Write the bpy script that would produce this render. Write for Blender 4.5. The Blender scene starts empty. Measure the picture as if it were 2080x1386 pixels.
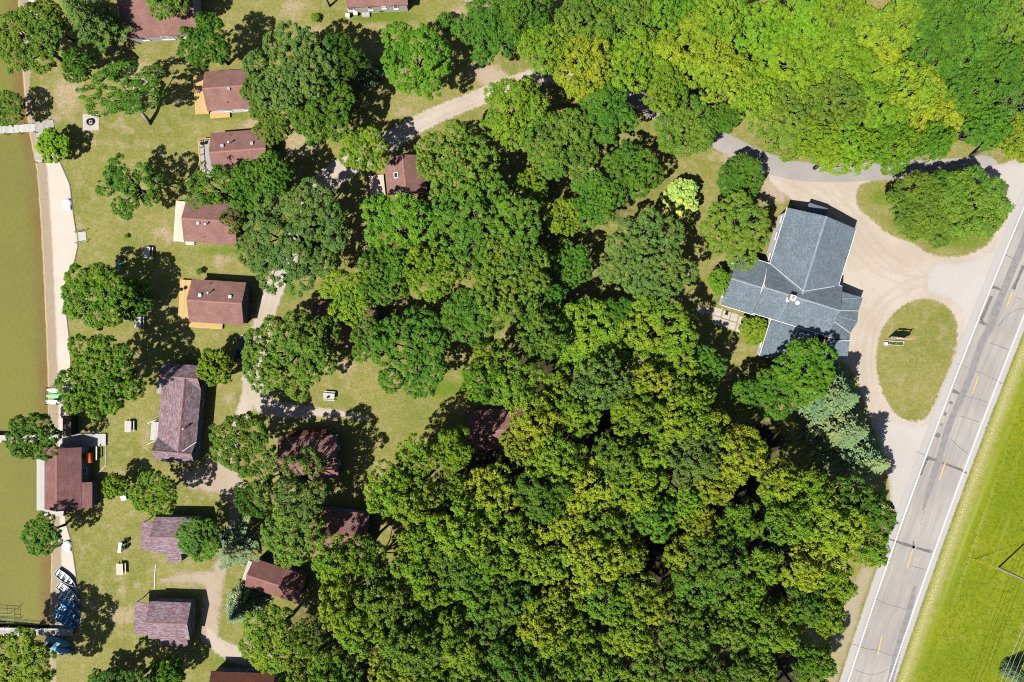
import bpy, math, random
import numpy as np
from mathutils import Vector, Matrix
R_ = math.radians
random.seed(7); rng = np.random.default_rng(7)
SC = bpy.context.scene
COL = SC.collection

# ------------------------------------------------------------------ camera, sky, sun, exposure
S, H = 0.084, 117.0                    # metres per photo pixel on the ground, camera height
IW, IH = 2080, 1386
cam = bpy.data.cameras.new('camera'); cam_o = bpy.data.objects.new('camera', cam); COL.objects.link(cam_o)
cam_o.location = (0, 0, H); cam_o.rotation_euler = (0, 0, 0)
cam.sensor_fit = 'HORIZONTAL'; cam.angle = 2*math.atan(IW/2*S/H); cam.clip_end = 6000; cam.clip_start = 1
SC.camera = cam_o
SUN_EL, SH_AZ = 54.0, 43.0             # sun elevation; direction shadows fall (deg ccw from +x)
w = bpy.data.worlds.new('World'); SC.world = w; w.use_nodes = True
nt = w.node_tree; nt.nodes.clear()
sky = nt.nodes.new('ShaderNodeTexSky'); sky.sky_type = 'NISHITA'; sky.sun_disc = False
sky.sun_elevation = R_(SUN_EL)
sunvec = Vector((-math.cos(R_(SH_AZ))*math.cos(R_(SUN_EL)), -math.sin(R_(SH_AZ))*math.cos(R_(SUN_EL)), math.sin(R_(SUN_EL))))
sky.sun_rotation = math.atan2(sunvec.x, sunvec.y)
bg = nt.nodes.new('ShaderNodeBackground'); bg.inputs[1].default_value = 0.05
ow = nt.nodes.new('ShaderNodeOutputWorld')
nt.links.new(sky.outputs[0], bg.inputs[0]); nt.links.new(bg.outputs[0], ow.inputs[0])
sl = bpy.data.lights.new('sun', 'SUN'); sl.energy = 5.0; sl.angle = R_(0.5); sl.color = (1, 0.955, 0.88)
so = bpy.data.objects.new('sun', sl); COL.objects.link(so)
so.rotation_euler = (-sunvec).to_track_quat('-Z', 'Y').to_euler(); so.location = sunvec*200
SC.view_settings.view_transform = 'Standard'; SC.view_settings.look = 'None'
SC.view_settings.exposure = 0.68; SC.view_settings.gamma = 1.0; SC.view_settings.use_curve_mapping = False
SC.render.engine = 'CYCLES'
SC.cycles.use_denoising = False
SC.cycles.max_bounces = 5; SC.cycles.diffuse_bounces = 0; SC.cycles.transmission_bounces = 2
SC.cycles.glossy_bounces = 2; SC.cycles.transparent_max_bounces = 8
SC.cycles.use_adaptive_sampling = False; SC.cycles.filter_width = 1.1

# ------------------------------------------------------------------ helpers
def W(px, py, h=0.0):
    k = S*(1-h/H)
    return Vector(((px-1040)*k, (693-py)*k, h))
def WX(px): return (px-1040)*S
def WY(py): return (693-py)*S

class MB:
    def __init__(s): s.v = []; s.f = []
    def add(s, vs, fs):
        n = len(s.v); s.v += [tuple(a) for a in vs]; s.f += [tuple(i+n for i in f) for f in fs]; return s
    def box(s, c, d, rz=0.0, tilt=None):
        x, y, z = d[0]/2, d[1]/2, d[2]/2
        vs = [Vector((sx*x, sy*y, sz*z)) for sz in (-1, 1) for sy in (-1, 1) for sx in (-1, 1)]
        M = Matrix.Rotation(rz, 3, 'Z')
        if tilt is not None: M = M @ Matrix.Rotation(tilt[1], 3, tilt[0])
        vs = [M @ a + Vector(c) for a in vs]
        return s.add(vs, [(0,2,3,1),(4,5,7,6),(0,1,5,4),(2,6,7,3),(0,4,6,2),(1,3,7,5)])
    def prism(s, pts, z0, z1):
        n = len(pts); a = sum(pts[i][0]*pts[(i+1)%n][1]-pts[(i+1)%n][0]*pts[i][1] for i in range(n))
        if a < 0: pts = pts[::-1]
        vs = [(p[0], p[1], z0) for p in pts]+[(p[0], p[1], z1) for p in pts]
        return s.add(vs, [tuple(range(n))[::-1], tuple(range(n, 2*n))]+[(i, (i+1)%n, (i+1)%n+n, i+n) for i in range(n)])
    def tube(s, pts, rad, n=7, cap=True):
        pts = [Vector(p) for p in pts]; vs = []
        for i, p in enumerate(pts):
            d = (pts[min(i+1, len(pts)-1)]-pts[max(i-1, 0)]).normalized()
            a = d.cross(Vector((0.31, 0.87, 0.39))).normalized(); b = d.cross(a)
            r = rad[i] if hasattr(rad, '__len__') else rad
            vs += [p+a*(r*math.cos(2*math.pi*k/n))+b*(r*math.sin(2*math.pi*k/n)) for k in range(n)]
        fs = [(i*n+k, i*n+(k+1)%n, (i+1)*n+(k+1)%n, (i+1)*n+k) for i in range(len(pts)-1) for k in range(n)]
        if cap: fs += [tuple(range(n))[::-1], tuple(range((len(pts)-1)*n, len(pts)*n))]
        return s.add(vs, fs)
    def lathe(s, prof, n=16, c=(0, 0, 0)):
        vs = []; m = len(prof)
        for r, z in prof: vs += [(c[0]+r*math.cos(2*math.pi*k/n), c[1]+r*math.sin(2*math.pi*k/n), c[2]+z) for k in range(n)]
        fs = [(i*n+k, i*n+(k+1)%n, (i+1)*n+(k+1)%n, (i+1)*n+k) for i in range(m-1) for k in range(n)]
        fs += [tuple(range(n))[::-1], tuple(range((m-1)*n, m*n))]
        return s.add(vs, fs)
    def mesh(s, name, mat=None, smooth=False):
        me = bpy.data.meshes.new(name); me.from_pydata(s.v, [], s.f); me.update()
        if mat: me.materials.append(mat)
        if smooth: me.polygons.foreach_set('use_smooth', [True]*len(me.polygons))
        return me
    def build(s, name, mat, parent=None, smooth=False, loc=(0, 0, 0), rz=0.0):
        return put(name, s.mesh(name, mat, smooth), parent, loc, rz)
def put(name, me, parent=None, loc=(0, 0, 0), rz=0.0):
    o = bpy.data.objects.new(name, me); COL.objects.link(o)
    o.location = loc; o.rotation_euler = (0, 0, rz)
    if parent: o.parent = parent
    return o
def tag(o, label=None, cat=None, group=None, kind=None):
    if label: o['label'] = label
    if cat: o['category'] = cat
    if group: o['group'] = group
    if kind: o['kind'] = kind
    return o
def thing(name, label, cat, loc=(0, 0, 0), rz=0.0, group=None):
    o = bpy.data.objects.new(name, None); COL.objects.link(o); o.empty_display_size = 0.3
    o.location = loc; o.rotation_euler = (0, 0, rz)
    return tag(o, label, cat, group)

# ------------------------------------------------------------------ materials
def mat_new(name):
    m = bpy.data.materials.new(name); m.use_nodes = True
    m.node_tree.nodes.clear(); return m, m.node_tree
class N:
    """small node builder"""
    def __init__(s, t): s.t = t
    def n(s, typ, **k):
        a = s.t.nodes.new('ShaderNode'+typ)
        for x, y in k.items(): setattr(a, x, y)
        return a
    def set(s, sock, v):
        if isinstance(v, bpy.types.NodeSocket): s.t.links.new(v, sock)
        else: sock.default_value = v if not (isinstance(v, tuple) and len(v) == 3 and sock.type == 'RGBA') else (*v, 1)
    def mix(s, f, a, b, mode='MIX'):
        m = s.n('MixRGB', blend_type=mode); s.set(m.inputs[0], f); s.set(m.inputs[1], a); s.set(m.inputs[2], b); return m.outputs[0]
    def math(s, op, a, b=0.0, c=None, clamp=False):
        m = s.n('Math', operation=op, use_clamp=clamp); s.set(m.inputs[0], a); s.set(m.inputs[1], b)
        if c is not None: s.set(m.inputs[2], c)
        return m.outputs[0]
    def ramp(s, v, lo, hi):
        m = s.n('MapRange', interpolation_type='SMOOTHSTEP'); s.set(m.inputs[0], v); s.set(m.inputs[1], lo); s.set(m.inputs[2], hi); return m.outputs[0]
    def pos(s): return s.n('NewGeometry').outputs['Position']
    def obj(s): return s.n('TexCoord').outputs['Object']
    def attr(s, name): return s.n('Attribute', attribute_name=name).outputs['Fac']
    def noise(s, vec, scale, detail=3.0, rough=0.55, st=None):
        if st:
            mp = s.n('Mapping'); s.t.links.new(vec, mp.inputs[0]); mp.inputs['Scale'].default_value = st; vec = mp.outputs[0]
        m = s.n('TexNoise'); s.t.links.new(vec, m.inputs['Vector']); m.inputs['Scale'].default_value = scale
        m.inputs['Detail'].default_value = detail; m.inputs['Roughness'].default_value = rough; return m.outputs['Fac']
    def bump(s, h, strength=0.3, dist=0.05):
        b = s.n('Bump'); s.set(b.inputs['Height'], h); b.inputs['Strength'].default_value = strength; b.inputs['Distance'].default_value = dist; return b.outputs[0]
    def bsdf(s, col, rough=0.8, normal=None, spec=0.2, metal=0.0, g=None):
        if g: col = s.mix(1.0, col, (g, g, g), 'MULTIPLY')
        p = s.n('BsdfPrincipled'); s.set(p.inputs['Base Color'], col); s.set(p.inputs['Roughness'], rough)
        p.inputs['Specular IOR Level'].default_value = spec; p.inputs['Metallic'].default_value = metal
        if normal: s.t.links.new(normal, p.inputs['Normal'])
        return p.outputs[0]
    def out(s, sh):
        o = s.n('OutputMaterial'); s.t.links.new(sh, o.inputs[0])
def plain(name, col, rough=0.7, var=0.15, scale=3.0, spec=0.3, metal=0.0, bump=0.0):
    m, t = mat_new(name); q = N(t); v = q.obj()
    n = q.noise(v, scale, 4)
    c = q.mix(q.ramp(n, 0.3, 0.7), tuple(x*(1-var) for x in col), tuple(min(1, x*(1+var)) for x in col))
    q.out(q.bsdf(c, rough, q.bump(n, bump, 0.03) if bump else None, spec, metal)); return m
def wood(name, a, b, rough=0.8):
    m, t = mat_new(name); q = N(t)
    rnd = q.n('ObjectInfo').outputs['Random']
    n = q.noise(q.obj(), 3.0, 4, 0.6, (1, 9, 1))
    f = q.math('ADD', q.math('MULTIPLY', n, 0.6), q.math('MULTIPLY', rnd, 0.5), clamp=True)
    q.out(q.bsdf(q.mix(f, a, b), rough, q.bump(n, 0.2, 0.01), 0.2, 0, .80)); return m
def shingle(name, c1, c2, cm, streak=None, big=0.12):
    m, t = mat_new(name); q = N(t); v = q.obj()
    b = q.n('TexBrick'); t.links.new(v, b.inputs['Vector'])
    b.inputs['Color1'].default_value = (*c1, 1); b.inputs['Color2'].default_value = (*c2, 1); b.inputs['Mortar'].default_value = (*cm, 1)
    b.inputs['Scale'].default_value = 1.0; b.inputs['Brick Width'].default_value = 0.33; b.inputs['Row Height'].default_value = 0.145
    b.inputs['Mortar Size'].default_value = 0.012; b.inputs['Bias'].default_value = 0.0
    col = b.outputs[0]
    if streak:
        n1 = q.noise(v, 1.0, 3, 0.6, (0.9, 4.2, 1)); n2 = q.noise(v, 1.0, 3, 0.6, (1.7, 6.9, 3))
        col = q.mix(q.ramp(n1, 0.42, 0.62), col, streak[0]); col = q.mix(q.ramp(n2, 0.49, 0.66), col, streak[1])
    g = q.noise(v, 0.55, 4); g2 = q.noise(v, 9.0, 2)
    col = q.mix(1.0, col, q.mix(q.ramp(g, 0.3, 0.7), (1-big,)*3, (1+big,)*3), 'MULTIPLY')
    col = q.mix(1.0, col, q.mix(q.ramp(g2, 0.3, 0.7), (0.86,)*3, (1.12,)*3), 'MULTIPLY')
    q.out(q.bsdf(col, 0.85, q.bump(b.outputs['Fac'], 0.5, -0.02), 0.15, 0, .92)); return m

def grass_color(q, dry=None, lush=None):
    p = q.pos()
    n1 = q.noise(p, 0.09, 4); n2 = q.noise(p, 0.55, 4, 0.6); n3 = q.noise(p, 5.0, 3, 0.7); n4 = q.noise(p, 17.0, 2, 0.7)
    c = q.mix(q.ramp(n1, 0.35, 0.65), (0.205, 0.215, 0.050), (0.265, 0.252, 0.075))
    d = q.ramp(n2, 0.42, 0.72)
    c = q.mix(q.math('MULTIPLY', d, 0.7), c, (0.34, 0.295, 0.145))
    d2 = q.ramp(q.noise(p, 0.22, 5, 0.65), 0.52, 0.70); c = q.mix(q.math('MULTIPLY', d2, 0.5), c, (0.175, 0.20, 0.035))
    if dry is not None:
        c = q.mix(q.ramp(q.math('ADD', dry, q.math('MULTIPLY', q.math('SUBTRACT', n2, 0.5), 0.9)), 0.25, 0.85), c, (0.40, 0.32, 0.20))
    if lush is not None:
        c = q.mix(q.ramp(q.math('ADD', lush, q.math('MULTIPLY', q.math('SUBTRACT', n2, 0.5), 0.7)), 0.2, 0.8), c, (0.14, 0.205, 0.022))
    c = q.mix(1.0, c, q.mix(q.ramp(n3, 0.3, 0.7), (0.74,)*3, (1.26,)*3), 'MULTIPLY')
    c = q.mix(1.0, c, q.mix(q.ramp(n4, 0.3, 0.7), (0.78,)*3, (1.24,)*3), 'MULTIPLY')
    n5 = q.noise(p, 1.7, 4, 0.65); c = q.mix(1.0, c, q.mix(q.ramp(n5, 0.32, 0.68), (0.86, 0.90, 0.84), (1.14, 1.09, 1.12)), 'MULTIPLY')
    return c, q.math('ADD', n3, n4)
def m_lawn():
    m, t = mat_new('lawn_grass'); q = N(t)
    c, h = grass_color(q, q.attr('dry'), q.attr('lush'))
    c = q.mix(q.ramp(q.math('ADD', q.attr('litter_shade'), q.math('MULTIPLY', q.math('SUBTRACT', q.noise(q.pos(), 0.8, 4), 0.5), 0.8)), 0.3, 0.9), c,
              q.mix(q.noise(q.pos(), 4.0), (0.030, 0.030, 0.014), (0.06, 0.05, 0.028)))  # leaf litter, its colour darkened to paint in the black shade between crowns
    q.out(q.bsdf(c, 0.9, q.bump(h, 0.35, 0.08), 0.1, 0, .75)); return m
def edge_mat(name, color_fn, soft=0.5, nscale=1.3, namp=0.7, rough=0.9, G_=.72):
    """sheet whose border frays: sd = metres inside the border"""
    m, t = mat_new(name); q = N(t)
    c, nrm = color_fn(q)
    hf = q.math('MULTIPLY', q.math('SUBTRACT', q.noise(q.pos(), 7.0, 3, 0.75), 0.5), soft*2.4)
    f = q.ramp(q.math('ADD', q.math('SUBTRACT', q.attr('sd'), soft*.2), q.math('ADD', hf, q.math('MULTIPLY', q.math('SUBTRACT', q.noise(q.pos(), nscale, 5, 0.65), 0.5), namp*2))), -0.02, 0.03)
    mx = q.n('MixShader'); q.set(mx.inputs[0], f)
    t.links.new(q.n('BsdfTransparent').outputs[0], mx.inputs[1]); t.links.new(q.bsdf(c, rough, nrm, 0.15, 0, G_), mx.inputs[2])
    q.out(mx.outputs[0]); return m
def gravel_col(a, b, c3):
    def f(q):
        p = q.pos(); n1 = q.noise(p, 0.16, 4); n2 = q.noise(p, 1.4, 4, 0.6); n3 = q.noise(p, 14, 3, 0.7)
        c = q.mix(q.ramp(n1, 0.35, 0.68), a, b); c = q.mix(q.math('MULTIPLY', q.ramp(n2, 0.5, 0.78), 0.55), c, c3)
        c = q.mix(1.0, c, q.mix(q.ramp(n3, 0.2, 0.8), (0.86,)*3, (1.12,)*3), 'MULTIPLY')
        c = q.mix(q.math('MULTIPLY', q.attr('rut'), q.math('MULTIPLY', q.noise(p, 0.7, 4), 0.55)), c, tuple(x*.72 for x in a))
        return c, q.bump(n3, 0.25, 0.03)
    return f
M = {}
M['lawn'] = m_lawn()
M['gravel'] = edge_mat('gravel', gravel_col((0.50, 0.425, 0.345), (0.565, 0.495, 0.42), (0.42, 0.335, 0.25)), 0.8, 1.3, 0.6)
M['dirt'] = edge_mat('dirt', gravel_col((0.42, 0.34, 0.25), (0.47, 0.385, 0.29), (0.30, 0.25, 0.12)), 1.4, 0.9, 1.1)
M['asphalt_old'] = edge_mat('asphalt_old', gravel_col((0.36, 0.335, 0.325), (0.42, 0.385, 0.365), (0.31, 0.285, 0.27)), 0.25, 2.2, 0.12)
M['apron'] = edge_mat('apron', gravel_col((0.515, 0.475, 0.44), (0.545, 0.505, 0.475), (0.50, 0.45, 0.41)), 1.6, 0.5, 0.6)
M['verge'] = edge_mat('verge', gravel_col((0.40, 0.345, 0.25), (0.34, 0.31, 0.13), (0.23, 0.25, 0.05)), 1.3, 0.8, 1.0)
def road_col(q):
    p = q.pos(); n1 = q.noise(p, 0.12, 4); n3 = q.noise(p, 12, 3, 0.75); u = q.attr('u')
    c = q.mix(q.ramp(n1, 0.35, 0.65), (0.375, 0.345, 0.325), (0.43, 0.40, 0.375))
    # wheel tracks polished a little lighter, centre of lanes darker
    s = q.math('SINE', q.math('MULTIPLY', u, 1.8*2)); c = q.mix(q.math('MULTIPLY', q.ramp(s, 0.0, 1.0), 0.22), c, (0.335, 0.30, 0.285))
    c = q.mix(1.0, c, q.mix(q.ramp(n3, 0.2, 0.8), (0.90,)*3, (1.09,)*3), 'MULTIPLY')
    cx = q.n('CombineXYZ'); q.set(cx.inputs[0], q.math('MULTIPLY', u, 2.4)); q.set(cx.inputs[1], q.math('MULTIPLY', q.attr('v'), 0.10))
    l2 = q.noise(cx.outputs[0], 1.0, 5, 0.7); c = q.mix(1.0, c, q.mix(q.ramp(l2, 0.3, 0.7), (0.88,)*3, (1.1,)*3), 'MULTIPLY')
    ln = q.noise(cx.outputs[0], 2.3, 5, 0.75); c = q.mix(q.math('MULTIPLY', q.ramp(ln, 0.58, 0.76), 0.4), c, (0.27, 0.245, 0.235))
    sh = q.math('SUBTRACT', 1.0, q.ramp(q.attr('sd'), 0.9, 1.5)); c = q.mix(q.math('MULTIPLY', sh, 0.75), c, (0.50, 0.475, 0.465))
    return c, q.bump(n3, 0.2, 0.02)
M['road'] = edge_mat('road', road_col, 0.3, 2.0, 0.25)
M['tar'] = plain('tar_patch', (0.125, 0.12, 0.122), 0.85, 0.2, 2.0)
M['asph_patch'] = plain('asphalt_patch', (0.195, 0.187, 0.185), 0.85, 0.12, 1.2)
M['crack'] = plain('crack_seal', (0.135, 0.125, 0.12), 0.9, 0.25, 3.0)
def paint_mat(name, col, wear=(0.36, 0.33, 0.31)):
    m, t = mat_new(name); q = N(t); p = q.pos()
    c = q.mix(q.ramp(q.noise(p, 2.5, 5, 0.7), 0.60, 0.82), col, wear); q.out(q.bsdf(c, 0.6, None, 0.3)); return m
M['white_line'] = paint_mat('white_line', (0.78, 0.77, 0.74)); M['yellow_line'] = paint_mat('yellow_line', (0.60, 0.39, 0.09))
def m_sand():
    m, t = mat_new('sand'); q = N(t); p = q.pos(); d = q.attr('shore')
    n1 = q.noise(p, 0.25, 4); n2 = q.noise(p, 2.2, 3, 0.6); n3 = q.noise(p, 14, 3, 0.7)
    wob = q.math('ADD', d, q.math('MULTIPLY', q.math('SUBTRACT', q.noise(p, 0.7, 4), 0.5), 0.5))
    dry = q.mix(q.ramp(n1, 0.3, 0.7), (0.575, 0.505, 0.43), (0.62, 0.55, 0.475))
    damp = q.mix(q.ramp(n2, 0.3, 0.7), (0.33, 0.27, 0.20), (0.39, 0.315, 0.225))
    c = q.mix(q.ramp(wob, 1.55, 2.1), damp, dry)
    c = q.mix(q.ramp(wob, 0.15, 0.30), q.mix(q.ramp(wob, -0.1, 0.12), (0.30, 0.20, 0.09), (0.52, 0.40, 0.23)), c)
    under = q.mix(q.ramp(q.math('ADD', wob, q.math('MULTIPLY', n2, 0.8)), -2.6, -0.2), (0.262, 0.250, 0.082), (0.25, 0.160, 0.078))
    under = q.mix(q.math('MULTIPLY', q.ramp(q.noise(p, 0.35, 4), 0.3, 0.75), 0.45), under, (0.265, 0.25, 0.085))
    under = q.mix(q.math('MULTIPLY', q.ramp(q.noise(p, 0.06, 4, 0.6), 0.4, 0.62), 0.55), under, (0.235, 0.220, 0.095))
    rp = q.noise(p, 1.0, 4, 0.6, (5.5, 1.3, 1)); under = q.mix(1.0, under, q.mix(q.ramp(rp, 0.3, 0.7), (0.91,)*3, (1.08,)*3), 'MULTIPLY')
    under = q.mix(q.math('MULTIPLY', q.ramp(q.noise(p, 5, 3, 0.75), 0.64, 0.76), 0.6), under, (0.16, 0.13, 0.05))
    c = q.mix(q.ramp(wob, -0.15, 0.02), under, c)
    c = q.mix(1.0, c, q.mix(q.ramp(n3, 0.2, 0.8), (0.9,)*3, (1.08,)*3), 'MULTIPLY')
    q.out(q.bsdf(c, 0.95, q.bump(q.math('ADD', q.math('MULTIPLY', n2, 1.6), n3), 0.5, 0.05), 0.1, 0, .76)); return m
M['sand'] = m_sand()
def m_water():
    m, t = mat_new('lake_water'); q = N(t); p = q.pos()
    tr = q.n('BsdfTransparent'); tr.inputs[0].default_value = (0.90, 0.92, 0.80, 1)
    gl = q.n('BsdfGlossy'); gl.inputs['Roughness'].default_value = 0.08
    bm = q.bump(q.noise(p, 1.6, 3), 0.25, 0.05); t.links.new(bm, gl.inputs['Normal'])
    fr = q.n('Fresnel'); fr.inputs[0].default_value = 1.33; t.links.new(bm, fr.inputs['Normal'])
    mx = q.n('MixShader'); t.links.new(fr.outputs[0], mx.inputs[0]); t.links.new(tr.outputs[0], mx.inputs[1]); t.links.new(gl.outputs[0], mx.inputs[2])
    q.out(mx.outputs[0]); return m
M['water'] = m_water()
def field_col(q):
    p = q.pos(); n1 = q.noise(p, 0.10, 4); n2 = q.noise(p, 1.1, 4, 0.65); n3 = q.noise(p, 6.0, 3, 0.7)
    c = q.mix(q.ramp(n1, 0.35, 0.65), (0.130, 0.178, 0.006), (0.195, 0.208, 0.007))
    c = q.mix(q.ramp(n2, 0.35, 0.7), c, (0.118, 0.160, 0.006))
    cx = q.n('CombineXYZ'); q.set(cx.inputs[0], q.math('MULTIPLY', q.attr('fo'), 1.1)); q.set(cx.inputs[1], q.math('MULTIPLY', q.attr('fv'), 0.07))
    sk = q.noise(cx.outputs[0], 1.0, 5, 0.65); c = q.mix(q.math('MULTIPLY', q.ramp(sk, 0.5, 0.72), 0.6), c, (0.205, 0.225, 0.03)); c = q.mix(q.math('MULTIPLY', q.ramp(sk, 0.30, 0.48), -0.5), c, (0.09, 0.13, 0.006)) if False else c
    dp = q.noise(p, 0.33, 5, 0.7); c = q.mix(q.math('MULTIPLY', q.ramp(dp, 0.54, 0.74), 0.55), c, (0.23, 0.21, 0.05))
    mow = q.attr('mow'); c = q.mix(q.math('MULTIPLY', mow, 0.85), c, (0.235, 0.275, 0.05))
    st = q.attr('straw'); c = q.mix(q.ramp(q.math('ADD', st, q.math('MULTIPLY', q.math('SUBTRACT', n2, 0.5), 1.3)), 0.3, 0.9), c, (0.25, 0.25, 0.075))
    c = q.mix(q.ramp(q.math('ADD', st, q.math('MULTIPLY', q.math('SUBTRACT', n3, 0.5), 1.6)), 0.95, 1.35), c, (0.47, 0.42, 0.25))
    c = q.mix(1.0, c, q.mix(q.ramp(n3, 0.25, 0.75), (0.80,)*3, (1.16,)*3), 'MULTIPLY')
    return c, q.bump(q.math('ADD', n3, n2), 0.45, 0.2)
M['field'] = edge_mat('field', field_col, 0.6, 1.2, 0.5, .9, 1.0)
M['shin_brown'] = shingle('shingle_brown', (0.228, 0.122, 0.106), (0.262, 0.146, 0.127), (0.12, 0.055, 0.045))
M['shin_mix'] = shingle('shingle_mixed', (0.175, 0.082, 0.086), (0.200, 0.108, 0.112), (0.11, 0.06, 0.066), ((0.220, 0.160, 0.190), (0.265, 0.262, 0.315)))
M['shin_red'] = shingle('shingle_russet', (0.20, 0.098, 0.082), (0.23, 0.118, 0.100), (0.10, 0.04, 0.035))
M['shin_speck'] = shingle('shingle_speckled', (0.16, 0.068, 0.060), (0.235, 0.115, 0.10), (0.10, 0.045, 0.04), ((0.20, 0.10, 0.10), (0.15, 0.08, 0.085)))
M['shin_slate'] = shingle('shingle_slate', (0.112, 0.142, 0.170), (0.180, 0.220, 0.252), (0.07, 0.09, 0.115), None, 0.10)
M['shin_dark'] = shingle('shingle_dark_red', (0.085, 0.030, 0.02), (0.10, 0.038, 0.025), (0.05, 0.02, 0.015))
M['ridge_brown'] = plain('ridge_brown', (0.25, 0.125, 0.105)); M['ridge_slate'] = plain('ridge_slate', (0.20, 0.24, 0.265))
M['ridge_mix'] = plain('ridge_mix', (0.23, 0.125, 0.13)); M['ridge_dark'] = plain('ridge_dark', (0.10, 0.04, 0.03))
M['siding'] = plain('siding_tan', (0.40, 0.37, 0.32), 0.7, 0.08); M['siding_white'] = plain('siding_white', (0.72, 0.71, 0.69), 0.6, 0.05)
M['siding_grey'] = plain('siding_greygreen', (0.20, 0.22, 0.20), 0.7, 0.08); M['trim'] = plain('white_trim', (0.78, 0.78, 0.76), 0.5, 0.04)
M['glass'] = plain('window_glass', (0.03, 0.035, 0.04), 0.08, 0.2, 1.0, 0.6); M['door'] = plain('door_brown', (0.16, 0.08, 0.05))
M['metal'] = plain('galvanised', (0.55, 0.56, 0.57), 0.35, 0.1, 6, 0.5, 0.6); M['dark_metal'] = plain('dark_metal', (0.03, 0.03, 0.032), 0.4, 0.2, 6, 0.5)
M['cedar'] = wood('cedar_boards', (0.52, 0.335, 0.125), (0.66, 0.46, 0.21)); M['cream_wood'] = wood('cream_boards', (0.56, 0.52, 0.41), (0.68, 0.64, 0.53))
M['grey_wood'] = wood('weathered_boards', (0.30, 0.28, 0.255), (0.50, 0.475, 0.44)); M['pale_wood'] = wood('pale_boards', (0.38, 0.365, 0.345), (0.62, 0.605, 0.58))
M['dark_wood'] = wood('dark_boards', (0.09, 0.06, 0.045), (0.15, 0.10, 0.075)); M['pink_wood'] = wood('fresh_pine', (0.60, 0.45, 0.36), (0.70, 0.56, 0.47))
M['timber'] = wood('edging_timber', (0.10, 0.085, 0.065), (0.18, 0.15, 0.12)); M['concrete'] = plain('concrete', (0.38, 0.34, 0.31), 0.9, 0.1, 1.5)
M['bark'] = plain('bark', (0.15, 0.135, 0.115), 0.9, 0.35, 5, 0.1, 0, 0.4); M['bark_dark'] = plain('bark_dark', (0.12, 0.095, 0.075), 0.9, 0.3, 5, 0.1)
M['white_paint'] = plain('white_boat', (0.76, 0.77, 0.78), 0.35, 0.05); M['blue_paint'] = plain('blue_boat', (0.05, 0.27, 0.50), 0.35, 0.15)
M['lightblue'] = plain('pale_blue_boat', (0.16, 0.36, 0.46), 0.4, 0.15); M['boat_in'] = plain('boat_floor_grey', (0.30, 0.35, 0.41), 0.5, 0.15)
M['bench_blue'] = plain('thwart_blue', (0.18, 0.42, 0.62), 0.5, 0.15); M['cream_k'] = plain('kayak_cream', (0.80, 0.73, 0.58), 0.35, 0.05)
M['green_k'] = plain('kayak_green', (0.20, 0.68, 0.20), 0.35, 0.1); M['orange'] = plain('tank_orange', (0.80, 0.16, 0.02), 0.4, 0.06)
M['black'] = plain('black_plastic', (0.015, 0.015, 0.017), 0.45); M['maroon'] = plain('maroon_plastic', (0.22, 0.02, 0.05), 0.4)
M['teal'] = plain('teal_plastic', (0.03, 0.25, 0.36), 0.4); M['paleteal'] = plain('pale_blue_plastic', (0.35, 0.50, 0.58), 0.4)
M['flashing'] = plain('flashing', (0.42, 0.45, 0.47), 0.5, 0.1)
M['brick'] = plain('brick_red', (0.50, 0.20, 0.10), 0.85, 0.25, 8); M['car'] = plain('car_navy', (0.015, 0.025, 0.06), 0.18, 0.1, 1, 0.6)
M['tyre'] = plain('tyre', (0.02, 0.02, 0.02), 0.8); M['yellow'] = plain('yellow_plastic', (0.55, 0.32, 0.04), 0.5); M['boulder'] = plain('white_stone', (0.80, 0.80, 0.79), 0.8, 0.08, 3, 0.2, 0, 0.3)
M['lift'] = plain('lift_frame', (0.22, 0.30, 0.14), 0.5); M['lavender'] = plain('sign_paint_pale', (0.62, 0.60, 0.66), 0.6); M['ash'] = plain('ash', (0.55, 0.54, 0.53), 0.95, 0.4, 9)
def m_leaf(name, trans=0.32, gloss=0.12):
    m, t = mat_new(name); q = N(t); oi = q.n('ObjectInfo'); tone = q.attr('tone'); base = oi.outputs['Color']
    dk = q.mix(1.0, base, (0.62, 0.76, 0.80), 'MULTIPLY'); lt = q.mix(1.0, base, (1.20, 1.20, 0.9), 'MULTIPLY')
    c = q.mix(tone, dk, lt)
    nz = q.noise(q.pos(), 0.22, 3)
    c = q.mix(1.0, c, q.mix(q.ramp(nz, 0.3, 0.7), (0.80, 0.95, 1.0), (1.16, 1.06, 0.95)), 'MULTIPLY')
    p = q.n('BsdfPrincipled'); q.set(p.inputs['Base Color'], c); p.inputs['Roughness'].default_value = 0.5; p.inputs['Specular IOR Level'].default_value = gloss
    tr = q.n('BsdfTranslucent'); q.set(tr.inputs[0], q.mix(1.0, c, (1.15, 1.2, 0.7), 'MULTIPLY'))
    mx = q.n('MixShader'); mx.inputs[0].default_value = trans; t.links.new(p.outputs[0], mx.inputs[1]); t.links.new(tr.outputs[0], mx.inputs[2]); q.out(mx.outputs[0]); return m
M['leaf'] = m_leaf('leaf'); M['needle'] = m_leaf('needle', 0.15, 0.2)

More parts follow.
